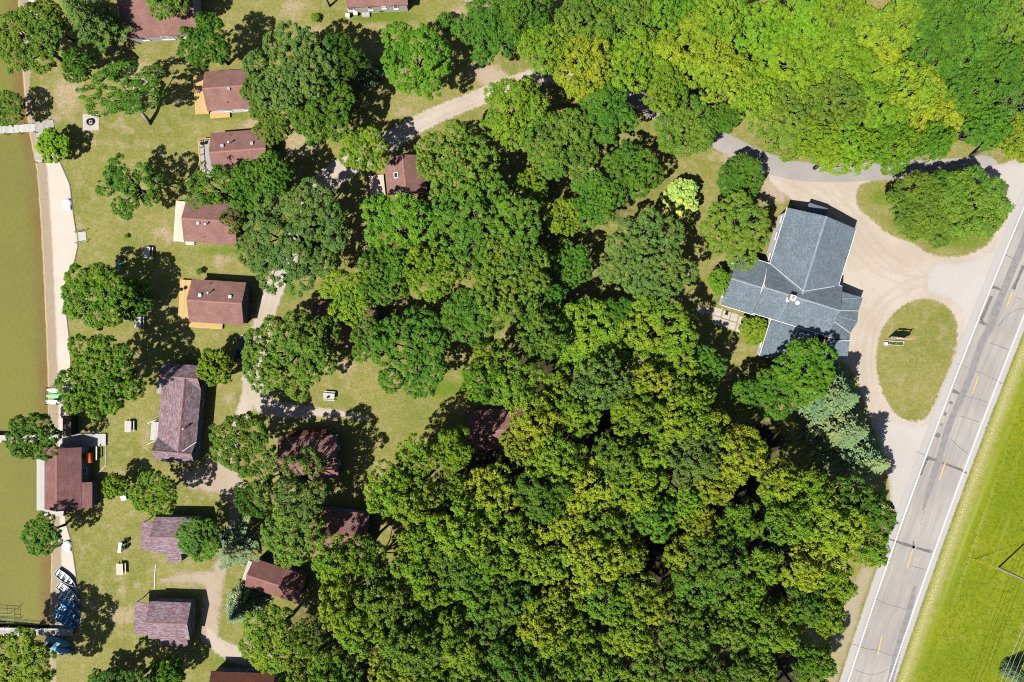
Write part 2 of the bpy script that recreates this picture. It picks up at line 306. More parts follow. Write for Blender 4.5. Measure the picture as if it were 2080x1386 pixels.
# ------------------------------------------------------------------ ground, beach, lake
YW = [(-500,78),(0,78),(60,76),(165,60),(245,70),(320,118),(347,130),(375,142),(440,150),(472,155),(500,158.5),(530,152),(585,129),(620,133),(680,140),(740,144),(790,142),(850,132),(905,135),(1035,128),(1060,133),(1100,145),(1190,158),(1230,164),(1262,166),(1288,152),(1300,120),(1330,114),(1900,114)]
YS = [(-500,28),(0,32),(60,36),(200,46),(275,56),(347,71),(480,80),(600,86),(700,90),(780,93),(880,94),(1000,94),(1100,99),(1150,100),(1250,97),(1300,98),(1900,100)]
def xw(py): return np.interp(py, [a for a, b in YW], [b for a, b in YW])
def xs(py): return np.interp(py, [a for a, b in YS], [b for a, b in YS])
def PY(y): return 693-np.asarray(y)/S
def xw_m(y): return (xw(PY(y))-1040)*S
def xs_m(y): return (xs(PY(y))-1040)*S
WATER_Z = -0.5
def bed_z(x, y):
    a, b = xw_m(y), xs_m(y)
    t = np.clip((np.asarray(x)-b)/(a-b), 0, 1)
    return np.where(x >= b, WATER_Z+0.15*t, np.maximum(WATER_Z+(x-b)*0.07, -2.2))
def grid_mesh(name, X, Y, Z, mat, attrs=None, keep=None):
    ny, nx = X.shape; idx = np.arange(ny*nx).reshape(ny, nx)
    q = np.stack([idx[:-1, :-1], idx[:-1, 1:], idx[1:, 1:], idx[1:, :-1]], -1).reshape(-1, 4)
    if keep is not None: q = q[keep.reshape(-1)]
    used = np.unique(q); mp = np.full(ny*nx, -1); mp[used] = np.arange(len(used)); q = mp[q]
    co = np.stack([X.ravel(), Y.ravel(), Z.ravel()], -1)[used]
    me = np_mesh(name, co, q, mat, smooth=True)
    for k, a in (attrs or {}).items():
        at = me.attributes.new(k, 'FLOAT', 'POINT'); at.data.foreach_set('value', a.ravel()[used].astype(np.float32))
    return me
def np_mesh(name, co, q, mat, smooth=False, face_attr=None):
    me = bpy.data.meshes.new(name); n = len(q); k = q.shape[1]
    me.vertices.add(len(co)); me.vertices.foreach_set('co', co.astype(np.float32).ravel())
    me.loops.add(n*k); me.loops.foreach_set('vertex_index', q.astype(np.int32).ravel())
    me.polygons.add(n); me.polygons.foreach_set('loop_start', np.arange(0, n*k, k, dtype=np.int32))
    try: me.polygons.foreach_set('loop_total', np.full(n, k, dtype=np.int32))
    except Exception: pass
    if smooth: me.polygons.foreach_set('use_smooth', np.ones(n, dtype=bool))
    me.update(calc_edges=True)
    if mat: me.materials.append(mat)
    for nm, a in (face_attr or {}).items():
        at = me.attributes.new(nm, 'FLOAT', 'FACE'); at.data.foreach_set('value', a.astype(np.float32))
    return me
far = [100, 115, 140, 180, 260, 400, 700, 1200, 2200, 3500]
yy = np.array([-a for a in far[::-1][:-1]]+[-115]+list(np.arange(-64, 64.1, 0.5))+[115]+far[1:]); yy = np.unique(np.where(np.abs(yy) > 64, yy, yy))
tt = np.concatenate([np.arange(0, 172, 0.5), [180, 200, 240, 320, 500, 900, 1600, 3500]])
Yg = np.repeat(yy[:, None], len(tt), 1); Xg = xw_m(yy)[:, None]+tt[None, :]; Xg = Xg*np.ones_like(Yg)
def blobs(lst, X, Y):
    a = np.zeros_like(X)
    for px, py, rx, ry, amp in lst:
        a = np.maximum(a, amp*np.exp(-(((X-WX(px))/(rx*S))**2+((Y-WY(py))/(ry*S))**2)))
    return a
DRY = [(140,190,45,60,.8),(285,150,45,30,1.0),(110,240,30,25,.7),(190,290,60,50,.35),(265,300,60,40,.35),(515,252,30,14,1.1),(330,470,25,12,.9),(445,520,14,30,.8),(460,530,25,20,.5),
       (170,640,30,50,.5),(300,900,20,60,.45),(160,500,20,40,.5),(1150,560,35,25,.75),(700,745,25,25,.8),(640,60,50,20,.6),(595,20,30,30,.7),(780,55,60,12,.6),(930,40,25,40,.9),(985,150,45,25,1.0),
       (1570,390,35,30,1.0),(1480,320,40,14,.9),(1500,400,30,20,.5),(780,940,14,30,.6),(770,960,20,30,.6),(1300,240,25,14,.6),(540,700,25,90,.5),(1480,760,14,40,.7),(1225,340,30,20,.5),(250,1250,35,25,.8),(385,1180,60,25,.7),(820,230,40,20,.7),(600,290,35,30,.9),(625,305,20,12,1),(940,740,14,30,.5),(350,200,30,30,.4),(90,200,25,50,.6),(1650,1260,20,90,.5)]
LUSH = [(450,235,60,12,.8),(470,655,60,20,.5),(440,510,60,14,.7),(770,33,90,14,1.0),(900,790,60,25,.8),(830,800,60,40,.4),(1000,250,60,20,.5),(880,270,50,20,.4),(580,590,50,30,.7),(660,830,60,14,.4),(1290,260,30,30,.5),(1790,400,40,25,.7),(1950,490,80,20,.7),(1480,610,40,14,.8),(460,1340,60,20,.6),(520,1210,30,40,.5),(300,60,40,40,.3),(200,260,60,60,.2),(1920,640,20,30,.5),(640,440,60,16,.6),(850,850,60,40,.5),(1520,500,50,50,.4),(380,760,40,40,.3),(430,800,20,60,.4)]
LITTER_SHADE = [(800,1400,260,120,1.0),(1200,1420,400,120,1.0),(1550,1380,140,120,1.0),(1500,1000,160,100,1.0),(1000,1000,170,120,1.0),(1250,900,200,140,1.0),(1100,760,110,80,.9),(1250,1100,260,260,1.0),(1000,1250,300,160,1.0),(750,1280,180,110,1.0),(1500,1150,180,220,1.0),(1550,900,60,60,1.0),(1150,80,140,60,1.0),(1500,120,200,110,1.0),(1850,160,260,140,1.0),(1050,500,80,120,.8),(640,480,80,60,.8),(830,500,60,80,.8),(700,200,60,80,.7),(960,640,60,60,.6),(1250,430,90,40,.6)]  # wood floor areas: leaf litter plus painted shade under the crowns
_r = random.Random(3)
for _ in range(150):
    DRY.append((_r.uniform(60, 800), _r.uniform(0, 1386), _r.uniform(8, 34), _r.uniform(8, 30), _r.uniform(.25, .62)))
for _ in range(60):
    LUSH.append((_r.uniform(60, 900), _r.uniform(0, 1386), _r.uniform(10, 40), _r.uniform(10, 30), _r.uniform(.25, .6)))
lawn = put('lawn', grid_mesh('lawn', Xg, Yg, np.zeros_like(Xg), M['lawn'], {'dry': blobs(DRY, Xg, Yg), 'lush': blobs(LUSH, Xg, Yg), 'litter_shade': blobs(LITTER_SHADE, Xg, Yg)}))
tag(lawn, 'wide mown lawn of mixed green and straw-coloured grass around the cabins', 'lawn', kind='structure')
tb = np.concatenate([[3500, 1800, 900, 400, 200, 100, 60, 40, 30], np.arange(24, -0.01, -0.4)])
Yb = np.repeat(yy[:, None], len(tb), 1); Xb = xw_m(yy)[:, None]-tb[None, :]; Xb = Xb*np.ones_like(Yb)
o = put('beach_sand', grid_mesh('beach_sand', Xb, Yb, bed_z(Xb, Yb), M['sand'], {'shore': Xb-xs_m(Yb)}))
tag(o, 'pale sand beach sloping under the olive shallows', 'beach', kind='structure')
mb = MB(); mb.add([(-3600, -3500, WATER_Z), (-70, -3500, WATER_Z), (-70, 3500, WATER_Z), (-3600, 3500, WATER_Z)], [(0, 1, 2, 3)])
tag(mb.build('lake_water', M['water']), 'clear olive lake water along the left shore', 'lake', kind='structure')

# signed distance sheets
def sd_poly(X, Y, poly):
    P = np.array(poly); Q = np.roll(P, -1, 0); d = np.full(X.shape, 1e9); ins = np.zeros(X.shape, bool)
    for (x0, y0), (x1, y1) in zip(P, Q):
        ex, ey = x1-x0, y1-y0; t = np.clip(((X-x0)*ex+(Y-y0)*ey)/(ex*ex+ey*ey+1e-12), 0, 1)
        d = np.minimum(d, np.hypot(X-x0-t*ex, Y-y0-t*ey))
        c = (y0 > Y) != (y1 > Y)
        with np.errstate(divide='ignore', invalid='ignore'): ins ^= c & (X < (x1-x0)*(Y-y0)/(y1-y0+1e-12)+x0)
    return np.where(ins, d, -d)
def sd_line(X, Y, pts):
    d = np.full(X.shape, -1e9)
    for (x0, y0, w0), (x1, y1, w1) in zip(pts[:-1], pts[1:]):
        ex, ey = x1-x0, y1-y0; t = np.clip(((X-x0)*ex+(Y-y0)*ey)/(ex*ex+ey*ey+1e-12), 0, 1)
        d = np.maximum(d, (w0+(w1-w0)*t)/2-np.hypot(X-x0-t*ex, Y-y0-t*ey))
    return d
def chaikin(p, n=2, closed=True):
    p = [np.array(a, float) for a in p]
    for _ in range(n):
        r = [] if closed else [p[0]]
        for i in range(len(p) if closed else len(p)-1):
            a, b = p[i], p[(i+1) % len(p)]; r += [a*.75+b*.25, a*.25+b*.75]
        if not closed: r.append(p[-1])
        p = r
    return p
def to_m(p): return [(WX(a[0]), WY(a[1]), *(v*S for v in a[2:])) for a in p]
def sheet(name, z, mat, label, cat, polys=(), lines=(), holes=(), res=0.35, margin=0.9, smooth=2, extra=None):
    polys = [to_m(chaikin(p, smooth)) for p in polys]; lines = [to_m(chaikin(l, 2, False)) for l in lines]; holes = [to_m(chaikin(h, smooth)) for h in holes]
    pts = [p[:2] for q in polys+lines for p in q]; wd = max([0]+[p[2] for l in lines for p in l])
    x0, y0 = np.min(pts, 0)-margin-wd/2; x1, y1 = np.max(pts, 0)+margin+wd/2
    X, Y = np.meshgrid(np.arange(x0, x1+res, res), np.arange(y0, y1+res, res))
    d = np.full(X.shape, -1e9)
    for p in polys: d = np.maximum(d, sd_poly(X, Y, p))
    for l in lines: d = np.maximum(d, sd_line(X, Y, l))
    for h in holes: d = np.minimum(d, -sd_poly(X, Y, h))
    k = np.maximum(np.maximum(d[:-1, :-1], d[1:, 1:]), np.maximum(d[1:, :-1], d[:-1, 1:])) > -margin
    at = {'sd': d}
    if extra: at.update(extra(X, Y))
    o = put(name, grid_mesh(name, X, Y, np.full(X.shape, z), mat, at, k))
    return tag(o, label, cat, kind='structure')
LOT = [(1535,330),(1600,345),(1700,350),(1800,345),(1900,340),(1990,345),(2100,310),(2100,420),(2070,470),(2005,620),(1965,710),(1905,850),(1855,1000),(1825,1075),(1803,1100),(1806,1010),(1800,950),(1772,870),(1745,790),(1725,740),(1680,740),(1680,560),(1640,450),(1600,400),(1570,380)]
EGG = [(1865,607),(1905,612),(1935,635),(1945,668),(1938,715),(1920,765),(1893,825),(1880,850),(1850,856),(1820,842),(1795,800),(1780,750),(1785,690),(1800,655),(1830,625)]
TIS = [(1739,395),(1752,370),(1842,366),(1960,372),(2020,442),(2020,487),(1960,522),(1885,517),(1860,492),(1800,474),(1772,442),(1744,425)]
def ruts(paths):
    def f(X, Y):
        a = np.zeros_like(X)
        for p in paths:
            d = -sd_line(X, Y, [(*q[:2], 0.0) for q in to_m(chaikin(p, 3, False))])
            a = np.maximum(a, np.exp(-((d-.75)/.22)**2))
        return {'rut': a}
    return f
sheet('gravel_lot', 0.010, M['gravel'], 'beige gravel forecourt beside the slate roofed lodge', 'forecourt', [LOT], holes=[EGG, TIS], res=.25, extra=ruts([
    [(2010,560),(1900,560),(1800,600),(1758,690),(1762,790),(1800,890),(1850,960)], [(1990,590),(1880,575),(1790,560),(1720,480),(1690,410),(1620,370)], [(1560,345),(1650,385),(1720,420),(1790,520),(1860,560),(1980,600)], [(1770,860),(1740,720),(1765,640),(1830,580),(1930,560)]]))
sheet('gravel_track', 0.012, M['gravel'], 'pale gravel track winding between the cabins', 'track', lines=[
    [(1210,150,36),(1100,150,36),(1010,182,38),(940,212,36),(870,240,40),(800,282,42),(740,318,44),(690,348,52),(640,385,50),(615,440,44),(588,520,40),(556,590,42),(535,650,40),(515,730,46),(512,800,48),(545,830,40),(610,838,30),(680,838,18),(745,850,10)],
    [(512,790,40),(490,850,30),(470,910,26)], [(425,1285,20),(440,1312,34),(480,1330,40),(540,1345,40)]], margin=1.0, res=.25, extra=ruts([[(1010,182),(940,212),(870,240),(800,282),(740,318),(690,348),(640,385),(615,440),(588,520),(556,590),(535,650),(515,730),(512,800)]]))
sheet('worn_dirt', 0.008, M['dirt'], 'worn bare soil patches by the track and lower cabins', 'soil', lines=[[(480,870,26),(452,940,60),(455,975,74),(485,1000,40),(478,1060,22),(455,1130,30),(436,1190,40),(428,1240,44),(425,1290,40)], [(455,955,50),(400,978,54),(372,965,20)], [(330,1180,14),(380,1172,26),(440,1178,40)]], polys=[ [(950,150),(990,125),(1040,150),(1050,190),(1000,185)], [(415,930),(470,940),(500,985),(440,1010),(390,990)], [(1545,345),(1600,400),(1590,420),(1540,385)]], margin=1.4)
sheet('concrete_drive', 0.014, M['asphalt_old'], 'short pale concrete drive at the top edge', 'driveway', polys=[[(935,-60),(1000,-60),(1000,10),(975,22),(960,20),(940,0)]], smooth=0)
sheet('asphalt_drive', 0.018, M['asphalt_old'], 'grey asphalt drive curving under the upper trees', 'driveway', lines=[[(1150,95,36),(1250,172,36),(1315,216,38),(1400,262,38),(1480,293,40),(1540,327,42),(1620,350,40),(1720,352,38),(1820,345,38),(1920,345,44),(2000,345,60)]], res=0.3)
sheet('asphalt_apron', 0.022, M['apron'], 'light grey paved apron joining the forecourt to the road', 'apron', polys=[[(1898,527),(1950,532),(2005,515),(2032,480),(2040,440),(2010,370),(1960,345),(2110,318),(2110,430),(1995,650),(1945,765),(1952,690),(1952,640),(1930,608),(1880,600),(1877,565)], [(1772,842),(1800,845),(1850,864),(1885,858),(1925,790),(1905,860),(1855,1005),(1835,1060),(1812,1090),(1806,1000),(1802,960),(1782,890)]], margin=3.2, holes=[EGG, TIS])

# road
fl = np.polyfit([1386, 1040, 694, 423], [1722.5, 1838.75, 1970, 2079], 2)
fr = np.polyfit([1386, 1212, 1039, 694, 640], [1806, 1865, 1927.5, 2060, 2079.5], 2)
def road_x(py, side):
    f = fl if side == 'l' else fr; py = np.asarray(py, float); c = np.clip(py, 200, 1600)
    return np.polyval(f, c)+np.polyval(np.polyder(f), c)*(py-c)
def ribbon(name, py, xa, xb, z, mat, nc=2, parent=None, label=None, cat=None, kind=None):
    py = np.asarray(py, float); t = np.linspace(0, 1, nc)
    Xp = xa[:, None]*(1-t)+xb[:, None]*t; Yp = np.repeat(py[:, None], nc, 1)
    X, Y = (Xp-1040)*S, (693-Yp)*S
    wd = np.abs(X[:, -1]-X[:, 0])[:, None]*0.94
    d = np.minimum(t[None, :], 1-t[None, :])*wd
    u = (t[None, :]-0.5)*wd
    me = grid_mesh(name, X, Y, np.full(X.shape, z), mat, {'sd': d-0.25, 'u': u*np.ones_like(X), 'v': Yp*S*1.05})
    o = put(name, me, parent)
    if label: tag(o, label, cat, kind=kind)
    return o
pys = np.concatenate([[-9000, -4000, -1500], np.arange(-300, 1701, 14), [3000, 5500, 10000]])
road = ribbon('road', pys, road_x(pys, 'l')-22, road_x(pys, 'r')+16, 0.030, M['road'], 29, None, 'two-lane grey asphalt road with white edge lines', 'road', 'structure')
lw = 0.17/S/0.94
for s_ in 'lr':
    x = road_x(pys, s_); ribbon('edge_line', pys, x-lw/2, x+lw/2, 0.036, M['white_line'], 2, road)
def quad_strip(name, pts, wpx, z, mat, parent):
    """strip along px polyline with per-point width, slightly ragged"""
    p = [np.array(a, float) for a in chaikin([(*a, ww) for a, ww in zip(pts, wpx)], 1, False)]
    mb = MB(); L = []
    for i, a in enumerate(p):
        d = p[min(i+1, len(p)-1)][:2]-p[max(i-1, 0)][:2]; d = d/(np.linalg.norm(d)+1e-9); nrm = np.array([-d[1], d[0]])
        hw = a[2]/2
        for s2 in (-1, 1):
            q = a[:2]+nrm*s2*hw*random.uniform(.85, 1.15); L.append((WX(q[0]), WY(q[1]), z))
    mb.add(L, [(2*i, 2*i+1, 2*i+3, 2*i+2) for i in range(len(p)-1)])
    return mb.build(name, mat, parent)
for a, b in [((1791,1291),(1783,1330)), ((1854,1116),(1842,1155)), ((1920,940),(1907.5,975)), ((1987.5,765),(1975,800)), ((2056,593),(2045,623)), ((1727,1466),(1718,1503)), ((2120,430),(2107,463))]:
    quad_strip('centre_dash', [a, b], [2.0, 2.0], 0.037, M['yellow_line'], road)
quad_strip('resurfaced_strip', [(2110,400),(2085,475),(2072,509),(2042,582),(2010,667),(1995,694),(1960,794),(1930,856),(1910,924),(1885,1001),(1877,1028),(1874,1038)], [14,14,14,15,15,14,14,14,13,11,7,2], 0.034, M['asph_patch'], road)
quad_strip('resurfaced_strip', [(1858,1190),(1853,1215),(1845,1245),(1834,1285),(1822,1325),(1808,1386),(1797,1430)], [5,10,12,14,14,15,15], 0.034, M['asph_patch'], road)
TAR = [([(1801,1094),(1815,1098),(1832,1104),(1850,1109),(1858,1113)],[2,3,4,5,4]), ([(1861,1113),(1875,1117),(1892,1121)],[4,4,5]), ([(1882,929),(1893,933),(1903,935)],[6,5,3]), ([(1883,932),(1877,948),(1870,965)],[5,3,3]),
       ([(1913,940),(1935,948),(1955,956),(1964,962)],[4,4,4,2]), ([(1935,793),(1942,797),(1950,800)],[6,5,2]), ([(1928,817),(1935,819)],[5,3]), ([(1917,840),(1922,842)],[7,5]), ([(1910,862),(1914,864)],[6,4]), ([(1902,881),(1908,888)],[8,6]),
       ([(2016,583),(2026,586),(2035,590)],[5,4,2]), ([(2014,602),(2007,618),(1999,637),(1992,650)],[5,4,5,4]), ([(1991,652),(1997,657),(2004,660)],[7,5,2]), ([(2078,540),(2068,565),(2058,588)],[5,4,6]), ([(1855,1099),(1856,1114)],[2,4])]
for p, ww in TAR: quad_strip('tar_patch', p, [1.3*a for a in ww], 0.0345, M['tar'], road)
CR = [[(1943,738),(1960,745),(1975,752),(1990,757),(2008,765),(2024,774),(2036,780)], [(1948,803),(1970,808),(1985,810),(2005,818)], [(1932,893),(1945,907),(1958,916),(1965,922)], [(1780,1217),(1795,1224),(1813,1232),(1826,1234),(1840,1239)], [(1732,1307),(1750,1314),(1760,1318),(1785,1321),(1800,1328),(1830,1338)],
      [(1736,1361),(1755,1367),(1772,1372),(1795,1365),(1806,1360)], [(1845,1150),(1855,1152),(1880,1156)], [(2028,662),(2045,640),(2065,630),(2080,626)], [(2040,517),(2060,526)], [(1950,846),(1965,850),(1988,857)], [(2010,697),(2030,703),(2050,712)], [(1860,918),(1880,926)], [(1878,1039),(1873,1052),(1868,1066)], [(2060,602),(2075,610)]]
for p in CR: quad_strip('crack', [(a+random.uniform(-1, 1), b+random.uniform(-1, 1)) for a, b in p], [random.uniform(.6, 1.5) for _ in p], 0.0335, M['crack'], road)
def off_line(off, lo=-900, hi=2300, side='r', wid=10):
    return [(float(road_x(y, side)+off), y, wid) for y in range(lo, hi, 60)]
FIELD = [(float(road_x(y, 'r'))+14, y) for y in range(-900, 2301, 60)]+[(5200, 2300), (5200, -900)]
def field_attr(X, Y):
    py = 693-Y/S; px = X/S+1040; off = px-road_x(py, 'r')
    mow = np.exp(-((off-58-5*np.sin(py*.004))/3.2)**2)+np.exp(-((off-74-3*np.sin(py*.006))/2.6)**2)*0.8+0.5*np.exp(-((off-48)/2.5)**2)
    straw = 1.05*np.exp(-((off-27)/17)**2)+0.25*np.exp(-((off-50)/12)**2)
    return {'mow': np.clip(mow, 0, 1)*(0.6+.4*np.sin(py*.013)), 'straw': straw, 'fo': off*S, 'fv': py*S}
sheet('roadside_field', 0.016, M['field'], 'bright green rough field right of the road with mown strips', 'field', polys=[FIELD], res=0.45, smooth=0, margin=0.6, extra=field_attr) if False else None
FIELD2 = [(float(road_x(y, 'r'))+14, y) for y in range(500, 1701, 50)]+[(2420, 1700), (2420, 500)]
sheet('roadside_field', 0.016, M['field'], 'bright green rough field right of the road with mown strips', 'field', polys=[FIELD2], res=0.35, smooth=0, margin=0.6, extra=field_attr)
VER = [(float(road_x(y, 'l'))-20, y) for y in range(1040, 1500, 40)]+[(1640,1500),(1672,1386),(1690,1280),(1715,1200),(1760,1140),(1785,1090),(1806,1050)]
sheet('roadside_verge', 0.013, M['verge'], 'straw coloured gravel verge between the wood and the road', 'verge', polys=[VER], margin=1.0)

# ------------------------------------------------------------------ trees
def unit(a): return a/(np.linalg.norm(a, axis=-1, keepdims=True)+1e-9)
def leaves(C, Nn, rc, m, size, r, up=0.62, spread=0.85):
    m = int(m*1.6); size *= .80
    n = len(C); C = np.repeat(C, m, 0); Nn = np.repeat(Nn, m, 0); rc = np.repeat(rc, m)
    d = unit(Nn*0.75+r.normal(size=(n*m, 3))*spread*0.8)
    pos = C+d*(rc*r.uniform(.45, 1.0, n*m))[:, None]*np.array([1, 1, .8])
    nn = unit(d*0.7+np.array([0, 0, up])+r.normal(size=(n*m, 3))*0.35)
    t = unit(np.cross(nn, r.normal(size=(n*m, 3)))); b = np.cross(nn, t)
    s = (size*r.uniform(.7, 1.3, n*m))[:, None]
    co = np.stack([pos+t*s, pos+b*s*.62, pos-t*s, pos-b*s*.62], 1).reshape(-1, 3)
    tone = np.clip(np.repeat(r.uniform(0, 1, n), m)*.65+r.uniform(0, 1, n*m)*.35, 0, 1)
    return co, np.arange(n*m*4).reshape(-1, 4), tone
def make_crown(seed, R, h, kind):
    r = np.random.default_rng(seed); lobes = []
    P = {'oak': (10, .36, .30, .9, .60, 30, .19, 1.0), 'oakL': (17, .27, .21, .95, .66, 28, .21, .95), 'maple': (13, .34, .26, .85, .50, 28, .165, 1.15), 'open': (12, .26, .18, 1.0, .50, 34, .17, 1.0), 'bush': (9, .40, .28, .7, .30, 30, .15, 2.4), 'dense': (14, .36, .28, .85, .5, 28, .16, 1.3), 'wood': (10, .36, .24, 1.15, .42, 30, .175, 1.05)}[kind]
    nl, r0, r1, dome, base, m, ls, dens = P
    thick = {'oak': .34, 'oakL': .26, 'maple': .42, 'open': .26, 'bush': .5, 'dense': .4, 'wood': .4}[kind]
    lobes.append((r.uniform(-.1, .1)*R, r.uniform(-.1, .1)*R, h-R*r0*.8, R*r0*1.05))
    k = 0
    while len(lobes) < nl and k < 4000:
        k += 1
        a = r.uniform(0, 2*math.pi); q = math.sqrt(r.uniform(.06, 1)); lr = R*r.uniform(r1, r0)
        d = q*(R-lr*.85); x, y = d*math.cos(a), d*math.sin(a)
        z = h*(base+.5*(1-base))+(1-(d/R)**2)*h*(1-base)*.30*dome+r.uniform(-1, 1)*h*.06-lr*.2
        z = min(z, h-lr*.7)
        mind = min(math.hypot(x-l[0], y-l[1])/(lr+l[3]) for l in lobes)
        if mind > (.62 if kind in ('open', 'wood') else .50) or k > 1500: lobes.append((x, y, z, lr))
    L = np.array(lobes); Cs, Ns = [], []
    for i, (x, y, z, lr) in enumerate(lobes):
        n = int(2.6*lr*lr*2*math.pi*dens)
        dd = unit(r.normal(size=(n*2, 3))); dd = dd[dd[:, 2] > -.35]
        rad = lr*r.uniform(.78, 1.1, len(dd))[:, None]*np.array([1, 1, .78])
        p = np.array([x, y, z])+dd*rad
        ok = np.ones(len(p), bool)
        for j, l in enumerate(lobes):
            if j != i: ok &= np.linalg.norm((p-np.array(l[:3]))/np.array([1, 1, .78]), axis=1) > l[3]*.72
        Cs.append(p[ok]); Ns.append(dd[ok])
    C = np.concatenate(Cs); Nn = np.concatenate(Ns)
    gap = {'open': .64, 'oak': .72, 'oakL': .72, 'maple': .80, 'bush': .9, 'dense': .95, 'wood': .70}[kind]
    sel = r.uniform(size=len(C)) < gap; C, Nn = C[sel], Nn[sel]
    rc = r.uniform(.32, .68, len(C))*(1 if R > 3.5 else .6)
    co, q, tone = leaves(C, unit(Nn+np.array([0, 0, .35])), rc, m, ls, r)
    crown = np_mesh(kind+'_crown', co, q, M['leaf'], False, {'tone': tone})
    mb = MB(); tz = h*.42
    lean = r.uniform(-.5, .5, 2)*R*.12
    mb.tube([(0, 0, -.1), (lean[0]*.4, lean[1]*.4, tz*.5), (lean[0], lean[1], tz), (lean[0]*1.2, lean[1]*1.2, h*.72)], [R*.062+.06, R*.048+.04, R*.04+.03, R*.018], 8)
    for (x, y, z, lr) in lobes:
        j = np.array([r.uniform(-.15, .15), r.uniform(-.15, .15)])*R; s0 = tz*r.uniform(.75, 1.05)
        mid = (x*.5+j[0], y*.5+j[1], (s0+z)*.5+.1*h*r.uniform(0, 1)*.4)
        mb.tube([(lean[0]*.7, lean[1]*.7, s0), mid, (x, y, z+lr*.15)], [R*.026+.03, R*.018+.02, .035], 6)
        for _ in range(4 if kind != 'open' else 6):
            d = unit(r.normal(size=3)+np.array([0, 0, .5])); e = np.array([x, y, z])+d*lr*.92
            mb.tube([(x, y, z), tuple((np.array([x, y, z])+e)/2+r.normal(size=3)*.12*lr), tuple(e)], [.055, .04, .02], 4, False)
    trunk = mb.mesh(kind+'_trunk', M['bark'], True)
    return trunk, crown
def make_conifer(seed, R, h, kind):
    r = np.random.default_rng(seed); co, tn = [], []; mb = MB()
    mb.tube([(0, 0, -.1), (0, 0, h*.5), (0, 0, h*.97)], [.2+.012*h, .12+.006*h, .02], 8)
    lev = int(h*2.3) if kind == 'spruce' else int(h*1.3)
    for i in range(lev):
        f = i/(lev-1); z = h*(.10+.88*f) if kind == 'spruce' else h*(.28+.70*f)
        Lb = R*((1-f)**.85*.94+.06)*(1 if kind == 'spruce' else r.uniform(.75, 1.05)); nb = max(5, int(6+5*(1-f)))
        a0 = r.uniform(0, 6.28)
        for b in range(nb):
            a = a0+2*math.pi*b/nb+r.uniform(-.2, .2); L_ = Lb*r.uniform(.72, 1.08); tone = r.uniform(0, 1)
            dr = np.array([math.cos(a), math.sin(a), 0]); sd = np.array([-math.sin(a), math.cos(a), 0])
            droop = -.32 if kind == 'spruce' else .12
            ns = max(4, int(L_/.22))
            if L_ > .8: mb.tube([(0, 0, z), tuple(dr*L_*.95+np.array([0, 0, z+droop*L_]))], [.03, .012], 4, False)
            for k in range(ns):
                t = (k+.5)/ns; c = dr*L_*t+np.array([0, 0, z+droop*L_*t*(.6+.4*t)])
                wv = L_*.36*(1-t)**.6+.10
                if kind == 'pine' and t < .35: continue
                for s in (-1, 1):
                    for rep in range(2 if kind == 'spruce' else 3):
                        d = unit(dr*r.uniform(.55, 1.0)+sd*s*r.uniform(.5, 1.1)+np.array([0, 0, r.uniform(-.25, .35)])); n2 = unit(np.cross(d, np.array([0, 0, 1]))+r.normal(size=3)*.25)
                        ln = wv*r.uniform(.6, 1.15); hw = .055 if kind == 'spruce' else .05
                        p = c+r.normal(size=3)*.07
                        co += [p-n2*hw*.6, p+d*ln*.5-n2*hw*1.5, p+d*ln, p+d*ln*.5+n2*hw*1.5]; tn.append(np.clip(tone*.6+r.uniform(0, .4), 0, 1))
    co = np.array(co); q = np.arange(len(co)).reshape(-1, 4)
    return mb.mesh(kind+'_trunk', M['bark_dark'], True), np_mesh(kind+'_crown', co, q, M['needle'], False, {'tone': np.array(tn)})
VAR = {}
def variants(kind):
    if kind not in VAR:
        base = {'oak': (6, 11), 'oakL': (8.5, 13), 'maple': (5, 12), 'wood': (4.8, 13), 'open': (5.2, 9), 'bush': (2.8, 4), 'dense': (5.5, 8), 'spruce': (3.2, 11), 'pine': (5.0, 14)}[kind]
        nv = {'oak': 5, 'oakL': 3, 'maple': 5, 'wood': 6, 'open': 4, 'bush': 2, 'dense': 2, 'spruce': 2, 'pine': 2}[kind]
        f = make_conifer if kind in ('spruce', 'pine') else make_crown
        sd = {'oak': 11, 'oakL': 41, 'maple': 71, 'wood': 211, 'open': 101, 'bush': 131, 'dense': 151, 'spruce': 171, 'pine': 191}[kind]
        VAR[kind] = (base, [f(sd+i, base[0], base[1], kind) for i in range(nv)])
    return VAR[kind]
COLR = {'lime': (.215, .340, .022), 'yellow': (.278, .340, .026), 'ygreen': (.208, .312, .024), 'green': (.108, .222, .024), 'bright': (.135, .262, .020), 'dark': (.072, .150, .022), 'olive': (.160, .248, .032), 'grey': (.150, .228, .050), 'blue': (.170, .240, .120), 'pale': (.52, .60, .14), 'gold': (.300, .335, .026), 'fgreen': (.150, .262, .024), 'fdark': (.115, .210, .026), 'sage': (.215, .280, .140)}
tree_n = [0]
